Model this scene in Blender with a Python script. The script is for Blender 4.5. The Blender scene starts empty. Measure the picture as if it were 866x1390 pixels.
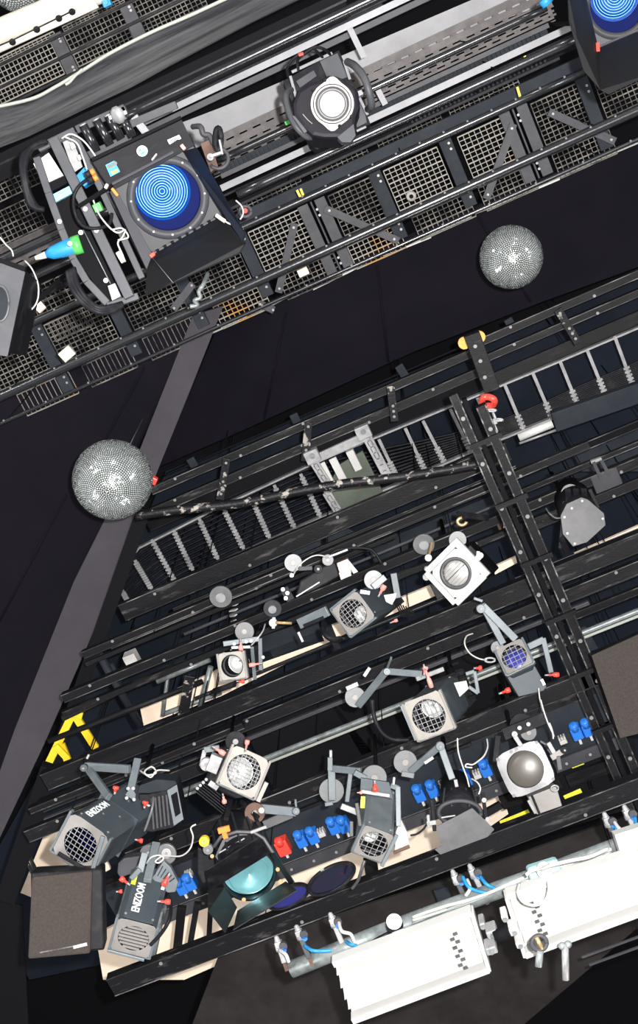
import bpy, math, random
from mathutils import Vector, Matrix
random.seed(7)
PI = math.pi
F = 1930.0                       # focal length in pixels of the 866 x 1390 frame
K = 1.38                         # overall distance scale
CAMZ = 1.6
cam_pos = Vector((0, 0, CAMZ))
# ---- camera basis: world X runs along the rigging bars, Y across them, Z up; expressed in camera axes
Zc = Vector((20, 653, -1930)).normalized()
Xc = Vector((12633, 5320, 1930)); Xc = (Xc - Zc * Xc.dot(Zc)).normalized()
Yc = Zc.cross(Xc).normalized()
RW = Matrix((Xc, Yc, Zc))        # camera -> world
def c2w(v): return RW @ Vector(v)
def w2c(v): return RW.transposed() @ Vector(v)
def ray(px, py): return c2w(((px - 433) / F, (695 - py) / F, -1.0))
def P(px, py, D):                # point on the horizontal plane D metres above the camera
    r = ray(px, py); return cam_pos + r * (D * K / r.z)
def Q(px, py, d): return cam_pos + ray(px, py) * (d * K)
def idir(dx, dy): return c2w((dx, -dy, 0)).normalized()
BACK = c2w((0, 0, -1))           # away from the viewer
def along(W, axis, px=None, py=None):
    w = w2c(W - cam_pos); v = w2c(axis)
    if px is not None: k = (px - 433) / F; t = -(w.x + k * w.z) / (v.x + k * v.z)
    else: k = (695 - py) / F; t = -(w.y + k * w.z) / (v.y + k * v.z)
    return W + Vector(axis) * t
XA = Vector((1, 0, 0)); YA = Vector((0, 1, 0)); ZA = Vector((0, 0, 1))

scene = bpy.context.scene
COL = scene.collection
# ------------------------------------------------------------------ materials
def mat(name, c, rough=.5, metal=0.0, spec=.5, c2=None, scale=8, lo=.5, hi=.65, bump=0, bscale=60, stretch=None, coat=0, sheen=0, emit=None):
    m = bpy.data.materials.new(name); m.use_nodes = True
    nt = m.node_tree; b = nt.nodes['Principled BSDF']
    b.inputs['Base Color'].default_value = (*c, 1); b.inputs['Roughness'].default_value = rough
    b.inputs['Metallic'].default_value = metal; b.inputs['Specular IOR Level'].default_value = spec
    b.inputs['Coat Weight'].default_value = coat
    if sheen: b.inputs['Sheen Weight'].default_value = sheen
    tc = None
    def coord():
        nonlocal tc
        if tc is None:
            t = nt.nodes.new('ShaderNodeNewGeometry')
            mp = nt.nodes.new('ShaderNodeMapping'); nt.links.new(t.outputs['Position'], mp.inputs['Vector'])
            if stretch: mp.inputs['Scale'].default_value = stretch
            tc = mp
        return tc.outputs['Vector']
    if c2:
        n = nt.nodes.new('ShaderNodeTexNoise'); n.inputs['Scale'].default_value = scale; n.inputs['Detail'].default_value = 7
        n.inputs['Roughness'].default_value = .65
        nt.links.new(coord(), n.inputs['Vector'])
        r = nt.nodes.new('ShaderNodeValToRGB'); r.color_ramp.elements[0].position = lo; r.color_ramp.elements[1].position = hi
        r.color_ramp.elements[0].color = (*c, 1); r.color_ramp.elements[1].color = (*c2, 1)
        nt.links.new(n.outputs['Fac'], r.inputs['Fac']); nt.links.new(r.outputs['Color'], b.inputs['Base Color'])
    if bump:
        n = nt.nodes.new('ShaderNodeTexNoise'); n.inputs['Scale'].default_value = bscale; n.inputs['Detail'].default_value = 4
        nt.links.new(coord(), n.inputs['Vector'])
        bp = nt.nodes.new('ShaderNodeBump'); bp.inputs['Strength'].default_value = bump; bp.inputs['Distance'].default_value = .01
        nt.links.new(n.outputs['Fac'], bp.inputs['Height']); nt.links.new(bp.outputs['Normal'], b.inputs['Normal'])
    return m
def glassy(name, tint, rough=.05, ior=1.45, boost=1.0):
    m = bpy.data.materials.new(name); m.use_nodes = True; nt = m.node_tree; nt.nodes.clear()
    o = nt.nodes.new('ShaderNodeOutputMaterial'); mx = nt.nodes.new('ShaderNodeMixShader')
    t = nt.nodes.new('ShaderNodeBsdfTransparent'); t.inputs['Color'].default_value = (*tint, 1)
    g = nt.nodes.new('ShaderNodeBsdfGlossy'); g.inputs['Roughness'].default_value = rough
    fr = nt.nodes.new('ShaderNodeFresnel'); fr.inputs['IOR'].default_value = ior
    ml = nt.nodes.new('ShaderNodeMath'); ml.operation = 'MULTIPLY'; ml.inputs[1].default_value = boost; ml.use_clamp = True
    nt.links.new(fr.outputs[0], ml.inputs[0]); nt.links.new(ml.outputs[0], mx.inputs[0])
    nt.links.new(t.outputs[0], mx.inputs[1]); nt.links.new(g.outputs[0], mx.inputs[2]); nt.links.new(mx.outputs[0], o.inputs[0])
    return m
M = {}
M['beam'] = mat('worn_black_steel', (.0055, .0055, .007), .5, 0, .2, (.028, .024, .023), 5, .54, .80, .25, 90, (.6, 3, 3))
M['beam_scuffed'] = mat('scuffed_black_steel', (.006, .006, .0075), .5, 0, .2, (.085, .08, .08), 7, .57, .72, .3, 90, (.5, 2.5, 2.5))
M['paintchip'] = mat('black_paint_chipped', (.007, .007, .009), .45, 0, .25, (.34, .31, .28), 14, .555, .61, .3, 60)
M['pipe'] = mat('gloss_black_pipe', (.014, .015, .018), .24, 0, .9, None, bump=.08, bscale=25)
M['edge'] = mat('bare_steel_edge', (.025, .025, .026), .5, .2, .4, (.26, .255, .25), 4, .50, .66, 0, 60, (.6, 3, 3))
M['bolt'] = mat('zinc_bolt', (.26, .26, .26), .4, .3, .5)
M['amber'] = mat('amber_pad', (.75, .38, .08), .5)
M['flat'] = mat('blue_grey_steel', (.016, .020, .027), .6, 0, .15, (.026, .031, .038), 6, .4, .7)
M['flat2'] = mat('mid_grey_steel', (.045, .045, .052), .5, .1, .25, (.065, .065, .072), 5, .4, .7)
M['matte'] = mat('matte_black', (.006, .006, .0075), .75, 0, .08)
M['black'] = mat('satin_black', (.008, .008, .011), .5, 0, .15, (.035, .033, .033), 14, .5, .8)
M['panelbg'] = mat('dark_blue_grey_board', (.008, .011, .018), .8, 0, .08, (.012, .015, .022), 2.2, .45, .7)
M['mesh'] = mat('zinc_mesh_wire', (.19, .175, .155), .55, .1, .2, (.035, .034, .033), 7, .42, .60)
M['mesh_rust'] = mat('mesh_wire_rusty', (.22, .205, .18), .5, .3, .5, (.34, .17, .04), 2.4, .58, .64)
M['strip'] = mat('pale_steel_strip', (.26, .26, .275), .5, .1, .4, (.19, .19, .20), 4, .4, .7)
M['panel_grey'] = mat('grey_sheet_metal', (.25, .25, .262), .5, .1, .4, (.19, .19, .20), 3, .4, .7)
M['tray_brown'] = mat('brown_grey_tray', (.050, .042, .043), .5, .1, .4, (.10, .088, .086), 10, .4, .7)
M['cloth'] = mat('black_purple_cloth', (.0072, .0064, .0100), .95, 0, .03, (.0100, .0088, .0130), 1.2, .35, .7, .12, 400)
M['cloth_edge'] = mat('grey_purple_hem', (.050, .045, .054), .85, 0, .2, (.062, .056, .066), 3, .35, .7, .12, 400)
M['gauze'] = mat('grey_gauze', (.085, .085, .089), .7, 0, .15, (.022, .022, .026), 3, .40, .62, .1, 300, (.25, 5, 5))  # stretched dark streaks paint the shading of the folds into the colour
M['rope'] = mat('pale_rope', (.40, .42, .38), .8, 0, .1)
M['cream'] = mat('cream_cloth', (.60, .56, .49), .8, 0, .1, (.50, .455, .38), 2, .4, .7, .15, 20)
M['trough_white'] = mat('trough_enamel', (.46, .46, .445), .45, 0, .4)
M['white'] = mat('white_enamel', (.58, .58, .56), .4, 0, .5)
M['offwhite'] = mat('off_white_plastic', (.50, .49, .475), .5)
M['galv'] = mat('galvanised_steel', (.27, .30, .30), .42, .3, .5, (.13, .15, .15), 14, .4, .65)
M['alu'] = mat('brushed_aluminium', (.36, .36, .365), .42, .3, .5, (.22, .22, .23), 12, .45, .7)
M['plate'] = mat('warm_grey_plate', (.29, .275, .262), .45, .15, .4, (.23, .215, .205), 7, .4, .7)
M['plate_pale'] = mat('pale_plate', (.40, .375, .34), .45, .1, .4, (.32, .30, .275), 7, .4, .7)
M['body'] = mat('slate_housing', (.050, .064, .076), .42, .1, .5, (.064, .078, .09), 6, .4, .7)
M['body_lt'] = mat('light_slate_metal', (.15, .175, .19), .4, .15, .5, (.11, .13, .145), 10, .4, .7)
M['wing'] = mat('grey_wing_metal', (.10, .10, .105), .42, .15, .5, (.07, .07, .075), 10, .4, .7)
M['disc'] = mat('grey_clamp_disc', (.16, .165, .17), .4, .1, .5, (.12, .125, .13), 12, .4, .7)
M['red'] = mat('red_plastic', (.80, .06, .04), .35)
M['pink'] = mat('faded_red_plastic', (.85, .28, .24), .4)
M['yellow'] = mat('yellow_paint', (.90, .60, .02), .45, 0, .5, (.6, .35, .02), 12, .6, .8)
M['orange'] = mat('orange_plastic', (.90, .22, .03), .4)
M['blue'] = mat('blue_plug_plastic', (.02, .16, .60), .35)
M['blue_pale'] = mat('pale_blue_plastic', (.25, .50, .72), .4)
M['cyan'] = mat('cyan_plastic', (.015, .22, .50), .5)
M['green'] = mat('green_plastic', (.08, .42, .09), .5)
M['wood'] = mat('birch_board', (.93, .77, .62), .5, 0, .4, (.86, .68, .52), 3, .3, .75, 0, 60, (.5, 6, 1))
M['copper'] = mat('brown_leather_metal', (.10, .06, .045), .3, .3, .5, (.20, .12, .09), 6, .4, .7)
M['speaker'] = mat('brown_grille_cloth', (.040, .033, .030), .8, 0, .2, (.062, .052, .047), 90, .35, .7, .5, 260)
M['brownceil'] = mat('dark_brown_board', (.016, .013, .013), .8, 0, .1, (.027, .024, .024), 3, .4, .7)
M['green_board'] = mat('grey_green_board', (.10, .115, .09), .6, 0, .3, (.07, .08, .065), 5, .4, .7)
M['brass'] = mat('brass', (.60, .42, .20), .3, .6)
M['ceil'] = mat('black_ceiling_paint', (.005, .005, .006), .9, 0, .05)
M['floor'] = mat('grey_studio_floor', (.22, .21, .20), .5, 0, .4, (.30, .28, .26), 2, .4, .7)
M['wallm'] = mat('grey_studio_wall', (.28, .28, .28), .7, 0, .3, (.45, .45, .45), 1.2, .4, .7)
M['mirror'] = mat('mirror_tile', (.88, .95, .94), .16, .66, .6)
M['reflector'] = mat('polished_reflector', (.85, .84, .82), .28, .6, .6)
M['reflector_soft'] = mat('satin_reflector', (.86, .85, .83), .38, .45, .6)
M['pearl'] = mat('frosted_lamp_glass', (.70, .69, .67), .30, .5, .6)
M['glass'] = glassy('clear_lens_glass', (.93, .95, .96), .04, 1.5, 1.6)
M['gel_blue'] = glassy('blue_gel', (.10, .38, .92), .08, 1.45, 1.2)
M['gel_navy'] = glassy('navy_gel', (.10, .12, .55), .08, 1.45, 1.0)
M['gel_navy_body'] = mat('navy_filter_sheet', (.012, .02, .22), .25, 0, .6, (.03, .02, .16), 14, .4, .7)
M['gel_dark'] = mat('dark_dichroic_filter', (.004, .005, .03), .15, 0, .7, (.05, .006, .05), 10, .58, .72)
M['gel_teal'] = glassy('teal_glass', (.42, .74, .80), .05, 1.5, 1.3)
M['blue_lens'] = mat('violet_blue_lens', (.03, .035, .25), .25, .3, .6, (.06, .07, .40), 25, .4, .6)
M['smoked'] = mat('smoked_lens_glass', (.11, .10, .088), .40, .2, .9)
M['teal_lens'] = mat('pale_teal_lens', (.16, .40, .44), .22, .45, .8, (.22, .48, .52), 6, .4, .7)
M['panel_black'] = mat('smudged_black_panel', (.014, .015, .016), .5, .1, .3, (.05, .055, .056), 11, .56, .72)
M['dark_plate'] = mat('dark_graphite_plate', (.028, .028, .031), .5, .05, .25, (.036, .036, .039), 8, .4, .7, .15, 300)
M['dark_plate2'] = mat('graphite_rim', (.038, .039, .046), .5, .05, .2)
M['bracket_grey'] = mat('bracket_grey_steel', (.062, .065, .072), .5, .15, .3, (.085, .087, .095), 7, .4, .7)
M['blue_inner'] = mat('deep_blue_filter', (.001, .005, .060), .6, 0, .05)
M['blue_fresnel'] = mat('blue_fresnel_lens', (.004, .060, .30), .24, .15, .7)
M['blue_ridge'] = mat('lens_ridge_painted_glint', (.05, .26, .62), .3, .1, .6)  # moulded ridges, their lighter blue paints in the flash glint on the rings
M['black_flap'] = mat('black_barn_door_metal', (.008, .008, .009), .6, 0, .2)
M['navy_black'] = mat('navy_black_metal', (.004, .006, .013), .6, 0, .2)
M['dark_purple'] = mat('dark_purple_plastic', (.009, .008, .013), .5, 0, .25)
M['bright_lens'] = mat('bright_lamp_reflector', (.92, .91, .88), .5, .3, .6)
M['sticker_pale'] = mat('pale_cyan_sticker', (.45, .65, .72), .5)
M['teal_tape'] = mat('pale_teal_tape', (.35, .58, .60), .4)
M['text'] = mat('white_print', (.85, .87, .88), .5)
M['ylabel'] = mat('yellow_sticker', (.85, .80, .06), .5, 0, .4, (.3, .28, .02), 90, .62, .66)
M['led'] = mat('green_display', (.45, .70, .08), .5)
M['sticker'] = mat('blue_sticker', (.05, .42, .70), .5)

# ------------------------------------------------------------------ mesh builder
WLOC = {}
class MB:
    def __init__(s, T=None): s.v = []; s.f = []; s.T = T; s.sm = []
    def _add(s, vs, fs, smooth=False):
        o = len(s.v)
        for v in vs:
            v = Vector(v); s.v.append(s.T @ v if s.T else v)
        for f in fs: s.f.append(tuple(i + o for i in f)); s.sm.append(smooth)
        return s
    def box(s, c, hx, hy, hz, ax=(1,0,0), ay=(0,1,0), az=(0,0,1)):
        c = Vector(c); ax = Vector(ax); ay = Vector(ay); az = Vector(az)
        vs = [c + ax*hx*i + ay*hy*j + az*hz*k for k in (-1,1) for j in (-1,1) for i in (-1,1)]
        return s._add(vs, [(0,2,3,1),(4,5,7,6),(0,1,5,4),(2,6,7,3),(0,4,6,2),(1,3,7,5)])
    def bar(s, p0, p1, w, h, up=None, lift=0):
        p0 = Vector(p0); p1 = Vector(p1); d = p1 - p0; L = d.length
        if L < 1e-6: return s
        d /= L
        up = Vector(up) if up is not None else ZA.copy()
        if s.T is None and False: pass
        if abs(up.dot(d)) > .98: up = Vector((.3,.9,.1))
        side = d.cross(up).normalized(); up = side.cross(d).normalized()
        return s.box((p0+p1)/2 + up*lift, w/2, h/2, L/2, side, up, d)
    def tube(s, pts, r, n=8, caps=True, r1=None):
        pts = [Vector(p) for p in pts]; N = len(pts); vs = []; fs = []
        t0 = (pts[1]-pts[0]).normalized(); a = t0.orthogonal().normalized()
        for i, p in enumerate(pts):
            t = ((pts[min(i+1,N-1)] - pts[max(i-1,0)])).normalized()
            a = (a - t*a.dot(t)); a = a.normalized() if a.length > 1e-6 else t.orthogonal().normalized(); b = t.cross(a)
            rr = r if r1 is None else r + (r1-r)*i/(N-1)
            for k in range(n):
                an = 2*PI*k/n; vs.append(p + a*math.cos(an)*rr + b*math.sin(an)*rr)
        for i in range(N-1):
            for k in range(n): fs.append((i*n+k, i*n+(k+1)%n, (i+1)*n+(k+1)%n, (i+1)*n+k))
        s._add(vs, fs, True)
        if caps:
            o = len(s.v) - len(vs)
            s.f.append(tuple(o+k for k in reversed(range(n)))); s.sm.append(False)
            s.f.append(tuple(o+(N-1)*n+k for k in range(n))); s.sm.append(False)
        return s
    def lathe(s, prof, c, ax, n=32, smooth=True, xd=None):     # prof: (radius, height along ax)
        c = Vector(c); ax = Vector(ax).normalized(); a = (Vector(xd) - ax*Vector(xd).dot(ax)).normalized() if xd is not None else ax.orthogonal().normalized(); b = ax.cross(a)
        vs = []; fs = []
        for (r, h) in prof:
            for k in range(n):
                an = 2*PI*k/n; vs.append(c + ax*h + (a*math.cos(an) + b*math.sin(an))*max(r,1e-5))
        for i in range(len(prof)-1):
            for k in range(n): fs.append((i*n+k, i*n+(k+1)%n, (i+1)*n+(k+1)%n, (i+1)*n+k))
        return s._add(vs, fs, smooth)
    def disc(s, c, ax, r, th, n=28):
        return s.lathe([(0,0),(r*.97,0),(r,.1*th),(r,.9*th),(r*.97,th),(0,th)], c, ax, n, False)
    def prism(s, poly, off):                     # poly: 3D points, off: extrusion vector
        n = len(poly); off = Vector(off); vs = [Vector(p) for p in poly] + [Vector(p)+off for p in poly]
        fs = [tuple(range(n)), tuple(reversed(range(n, 2*n)))] + [(i, i+n, (i+1)%n+n, (i+1)%n) for i in range(n)]
        return s._add(vs, fs)
    def sphere(s, c, r, n=12, sc=(1,1,1)):
        c = Vector(c); vs = []; fs = []; m = n//2
        for i in range(m+1):
            th = PI*i/m
            for k in range(n): ph = 2*PI*k/n; vs.append(c + Vector((math.sin(th)*math.cos(ph)*sc[0], math.sin(th)*math.sin(ph)*sc[1], math.cos(th)*sc[2]))*r)
        for i in range(m):
            for k in range(n): fs.append((i*n+k, i*n+(k+1)%n, (i+1)*n+(k+1)%n, (i+1)*n+k))
        return s._add(vs, fs, True)
    def holeplate(s, w, h, r, th, z=0, cut=0.0, n=32, cx=0, cy=0):   # local frame: plate in XY with round hole
        outer = []
        for k in range(n):
            a = 2*PI*(k+.5)/n; dx, dy = math.cos(a), math.sin(a)
            t = min((w/2)/abs(dx) if abs(dx)>1e-6 else 9, (h/2)/abs(dy) if abs(dy)>1e-6 else 9)
            x, y = dx*t, dy*t
            if cut:
                q = abs(x)+abs(y); lim = w/2+h/2-cut
                if q > lim: x *= lim/q; y *= lim/q
            outer.append((x, y))
        inner = [(cx+math.cos(2*PI*(k+.5)/n)*r, cy+math.sin(2*PI*(k+.5)/n)*r) for k in range(n)]
        vs = [(x,y,z) for x,y in outer]+[(x,y,z) for x,y in inner]+[(x,y,z-th) for x,y in outer]+[(x,y,z-th) for x,y in inner]
        fs = []
        for k in range(n):
            j = (k+1)%n
            fs += [(k,j,n+j,n+k),(2*n+k,3*n+k,3*n+j,2*n+j),(k,2*n+k,2*n+j,j),(n+k,n+j,3*n+j,3*n+k)]
        return s._add(vs, fs)
    def build(s, name, m, parent=None, bevel=0, center=None):
        me = bpy.data.meshes.new(name)
        if center is None:
            c = Vector((0,0,0))
            for v in s.v: c += v
            c /= max(1, len(s.v))
        else: c = Vector(center)
        me.from_pydata([tuple(v-c) for v in s.v], [], s.f); me.update()
        me.polygons.foreach_set('use_smooth', s.sm)
        ms = m if isinstance(m, (list, tuple)) else [m]
        for q in ms: me.materials.append(M[q])
        import bmesh
        bm = bmesh.new(); bm.from_mesh(me); bmesh.ops.recalc_face_normals(bm, faces=bm.faces); bm.to_mesh(me); bm.free()
        o = bpy.data.objects.new(name, me); COL.objects.link(o)
        if bevel:
            b = o.modifiers.new('bevel', 'BEVEL'); b.width = bevel; b.segments = 2; b.limit_method = 'ANGLE'; b.angle_limit = .7
        WLOC[o] = c
        if parent is not None: o.parent = parent; o.location = c - WLOC[parent]
        else: o.location = c
        return o
def tag(o, label=None, cat=None, group=None, kind=None):
    if label: o['label'] = label
    if cat: o['category'] = cat
    if group: o['group'] = group
    if kind: o['kind'] = kind
    return o
def thing(name, loc, label, cat, group=None):
    o = bpy.data.objects.new(name, None); COL.objects.link(o); o.empty_display_size = .1
    o.location = Vector(loc); WLOC[o] = Vector(loc)
    return tag(o, label, cat, group)
def frame(front, rear, xdir):
    z = (Vector(front)-Vector(rear)).normalized(); x = Vector(xdir); x = (x - z*x.dot(z)).normalized(); y = z.cross(x)
    m = Matrix((x, y, z)).transposed().to_4x4(); m.translation = Vector(front); return m
def smooth_path(pts, k=6):
    pts = [Vector(p) for p in pts]; out = []
    for i in range(len(pts)-1):
        p0 = pts[max(i-1,0)]; p1 = pts[i]; p2 = pts[i+1]; p3 = pts[min(i+2,len(pts)-1)]
        for j in range(k):
            t = j/k; out.append(.5*((2*p1)+(p2-p0)*t+(2*p0-5*p1+4*p2-p3)*t*t+(3*p1-p0-3*p2+p3)*t**3))
    out.append(pts[-1]); return out
def text_into(mb, txt, size, T, th=.0015, squash=1.0, bold=0.0):
    cu = bpy.data.curves.new('t', 'FONT'); cu.body = txt; cu.size = size; cu.extrude = th; cu.offset = bold; cu.align_x = 'CENTER'; cu.align_y = 'CENTER'; cu.resolution_u = 2
    o = bpy.data.objects.new('t', cu); COL.objects.link(o)
    dg = bpy.context.evaluated_depsgraph_get(); dg.update(); me = o.evaluated_get(dg).to_mesh()
    vs = [T @ Vector((v.co.x*squash, v.co.y, v.co.z)) for v in me.vertices]; fs = [tuple(p.vertices) for p in me.polygons]
    sv = mb.T; mb.T = None; mb._add(vs, fs); mb.T = sv
    o.evaluated_get(dg).to_mesh_clear(); bpy.data.objects.remove(o); bpy.data.curves.remove(cu)
def cable(name, pts, r, m, label, parent=None, cat='cable', group=None):
    o = MB().tube(smooth_path([Q(*p) for p in pts]), r, 6).build(name, m, parent)
    if parent is None: tag(o, label, cat, group)
    elif label: o['label'] = label
    return o

def bits(parent, name, m, pts, make):              # small identical pieces, one object each
    me = None
    for p in pts:
        p = Vector(p)
        if me is None:
            mb = MB(); make(mb); o = mb.build(name, m, center=(0,0,0)); me = o.data
        else:
            o = bpy.data.objects.new(name, me); COL.objects.link(o)
        WLOC[o] = p; o.parent = parent; o.location = p - WLOC[parent]
def boltmk(r=.009, h=.005): return lambda mb: mb.disc((0,0,0), -ZA, r, h, 8)
def ext(xa, xb): return (xa-260 if xa <= -20 else xa), (xb+260 if xb >= 900 else xb)   # carry on past the frame
def hang(o, a, b, h):
    top = CAMZ + (7.25 if w2c((a+b)/2-cam_pos).y > 0 and (a+b).y/2 < P(433, 560, 7).y else 8.17)*K
    L = (b-a).length
    if L < 1 or top - a.z < .1: return
    for t in (.22, .78):
        q = a+(b-a)*t; MB().tube([q+ZA*h*.9, Vector((q.x, q.y, top))], .004, 6).build('hanger_rod', 'matte', o)
# X-direction beam: visible between image rows yt..yb at column x0, from column xa to xb
def xbeam(name, x0, yt, yb, xa, xb, D, h, m, label, cat='beam', group=None, edges=False, kind=None, bolts=0, shape='box'):
    xa, xb = ext(xa, xb)
    ty = P(x0, yt, D+h/K).y if yt > 250 else P(x0, yt, D).y
    by = P(x0, yb, D).y
    if by - ty < .012: ty = by - .012
    W = P(x0, (yt+yb)/2, D)
    W = Vector((W.x, (ty+by)/2, W.z))
    a = along(W, XA, px=xa); b = along(W, XA, px=xb)
    w = by-ty
    if shape == 'box':
        mb = MB().bar(a, b, w, h, ZA, h/2)
    elif shape == 'channel':                       # C section: bottom flange, web, two lips
        mb = MB().bar(a, b, w, .008, ZA, .004)
        for sgn in (-1, 1):
            mb.bar(a+YA*sgn*(w/2-.004), b+YA*sgn*(w/2-.004), .008, h, ZA, h/2)
    o = mb.build(name, m, bevel=.003 if h > .02 else 0)
    tag(o, label, cat, group, kind)
    hang(o, a, b, h)
    if bolts:
        L = (b-a).length
        bits(o, 'bolt', 'bolt', [a+XA*(bolts*(k+.4))+YA*(w*.3 if k % 2 else -w*.3) for k in range(int(L/bolts))], boltmk(.011, .007))
    if edges:
        for sgn in (-1, 1):
            c = YA*sgn*(w/2-.0025)
            eo = MB().bar(a+c, b+c, .0055, .003, ZA, -.001).build('flange_edge', edges if isinstance(edges, str) else 'edge', o); eo['label'] = 'worn bare metal edge'
    return o
def xpipe(name, x0, y0, xa, xb, D, r, m, label, cat='pipe', group=None, bolts=0):
    xa, xb = ext(xa, xb)
    W = P(x0, y0, D); a = along(W, XA, px=xa); b = along(W, XA, px=xb)
    n = 12; mb = MB().tube([a+(b-a)*i/n for i in range(n+1)], r, 20)
    o = mb.build(name, m); tag(o, label, cat, group)
    hang(o, a, b, r)
    if bolts:
        L = (b-a).length
        bits(o, 'bolt', 'bolt', [a+XA*(k*bolts+.05)-YA*r*.8-ZA*r*.55 for k in range(int(L/bolts))], lambda mb: mb.sphere((0,0,0), .008, 8))
    return o
# ================================================================== room shell
def struct(o): o['kind'] = 'structure'; return o
CE = 12.8
struct(MB().box((0, 3, -.1), 12, 13, .1).build('floor', 'floor'))
struct(MB().box((0, 3, CAMZ+CE+.1), 12, 13, .1).build('ceiling', 'ceil'))
struct(MB().box((-12.1, 3, 7.2), .1, 13.2, 7.2).build('wall_left', 'wallm'))
struct(MB().box((12.1, 3, 7.2), .1, 13.2, 7.2).build('wall_right', 'wallm'))
struct(MB().box((0, -10.1, 7.2), 12, .1, 7.2).build('wall_front', 'wallm'))
struct(MB().box((0, 16.1, 7.2), 12, .1, 7.2).build('wall_back', 'wallm'))

def poly_panel(name, pts, D, th, m, label, cat='panel', kind=None, group=None):
    o = MB().prism([P(x, y, D) for x, y in pts], (0, 0, th)).build(name, m)
    return tag(o, label, cat, group, kind)

# ================================================================== upper catwalk: gratings
GD = 7.2
def grate(x0, yt, yb, px0, px1, D, cell, label, m='mesh', group='mesh gratings of the catwalk', r=.0025):
    W = P(x0, yt, D); W2 = P(x0, yb, D); ya, ybw = sorted((W.y, W2.y))
    xa = along(Vector((0, (ya+ybw)/2, CAMZ+D*K)), XA, px=px0).x; xb = along(Vector((0, (ya+ybw)/2, CAMZ+D*K)), XA, px=px1).x
    mb = MB(); z = CAMZ+D*K
    nx = max(2, int((xb-xa)/cell)); ny = max(2, int(round((ybw-ya)/(cell*.95))))
    for i in range(nx+1):
        x = xa+(xb-xa)*i/nx; mb.box((x, (ya+ybw)/2, z), r, (ybw-ya)/2, r)
    for j in range(ny+1):
        y = ya+(ybw-ya)*j/ny; mb.box(((xa+xb)/2, y, z+2*r), (xb-xa)/2, r if j % 3 else r*1.7, r)
    for y in (ya, ybw): mb.box(((xa+xb)/2, y, z), (xb-xa)/2, .004, .012)
    return tag(mb.build('mesh_grating', m), label, 'grating', group)
def flatbar(x0, y0, ya, yb, D, w, h, m, label, name='cross_bar', cat='beam', double=False, group='cross bars of the catwalk'):
    W = P(x0, y0, D); a = along(W, YA, py=ya); b = along(W, YA, py=yb)
    mb = MB()
    if double:
        for s in (-1, 1): mb.bar(a+XA*s*w*.62, b+XA*s*w*.62, w*.75, .01, ZA, 0)
        mb.bar(a, b, .012, h, ZA, h/2)
    else: mb.bar(a, b, w, h, ZA, h/2)
    o = mb.build(name, m, bevel=.002); tag(o, label, cat, group)
    bits(o, 'bolt', 'bolt', [a+(b-a)*t+XA*w*.2-ZA*(.005 if double else 0) for t in (.12, .2, .8, .88)], boltmk()); return o

ORD = ['first', 'second', 'third', 'fourth', 'fifth', 'sixth', 'seventh', 'eighth', 'ninth', 'tenth', 'eleventh', 'twelfth', 'thirteenth']
# main row between the two long bolted pipes; bays by image column on the row
bays = [(-60, 60), (74, 150), (172, 243), (262, 330), (350, 426), (458, 514), (533, 605), (633, 692), (732, 795), (815, 900)]
def rowy(xref, yref, x): return yref + (x-xref)*(6015-yref)/(-12200-xref)
for i, (a, b) in enumerate(bays):
    xm = (a+b)/2
    grate(xm, rowy(433, 272, xm), rowy(433, 343, xm), a, b, GD, .036, 'beige wire mesh grating between the two lowest long pipes, %s bay from the left' % ORD[i], 'mesh_rust' if i in (4, 6, 7) else 'mesh')
for i, (a, b) in enumerate([(30, 100), (118, 180), (200, 270), (296, 362), (384, 458), (478, 545), (565, 640), (655, 725), (755, 832)]):
    xm = (a+b)/2
    grate(xm, rowy(433, 352, xm), rowy(433, 388, xm), a, b, GD, .036, 'narrow beige mesh grating strip right above the black cloth, %s bay from the left' % ORD[i], 'mesh_rust' if i in (0, 3, 5) else 'mesh')
for i, (a, b) in enumerate([(305, 410), (425, 500), (515, 600), (612, 705)]):
    xm = (a+b)/2
    grate(xm, rowy(433, 227, xm), rowy(433, 250, xm), a, b, GD+.25, .036, 'thin mesh grating sliver above the stencilled grey beam, %s bay from the left' % ORD[i])
# gratings on the left behind the bracket
for i, (x, yt, yb, a, b) in enumerate([(25, 215, 262, -20, 48), (25, 275, 330, -20, 56), (80, 375, 398, 45, 110), (60, 402, 425, 22, 105), (95, 425, 455, 70, 120)]):
    grate(x, yt, yb, a, b, GD+.1, .036, ['wire mesh grating at left edge beside the curved cable bundle', 'larger mesh grating at left edge above the brown tray', 'mesh grating behind the cyan and green plug', 'mesh grating strip beneath the black pipe left of the bracket', 'mesh grating corner below the looped white cable'][i])
# top-left gratings in three rows
for r_, (yt, yb, nm) in enumerate([(34, 42, 'upper narrow'), (47, 72, 'wide middle'), (79, 99, 'lower narrow')]):
    for i, (a, b) in enumerate([(-30, 74), (86, 168), (176, 268)]):
        xm = (a+b)/2
        grate(xm, rowy(90, yt, xm), rowy(90, yb, xm), a+r_*6, b+r_*5, 6.9, .030, '%s mesh grating under the cream roll, %s bay from the left' % (nm, ORD[i]), 'mesh_rust' if i == 0 else 'mesh', 'mesh gratings at the top left corner')
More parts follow.
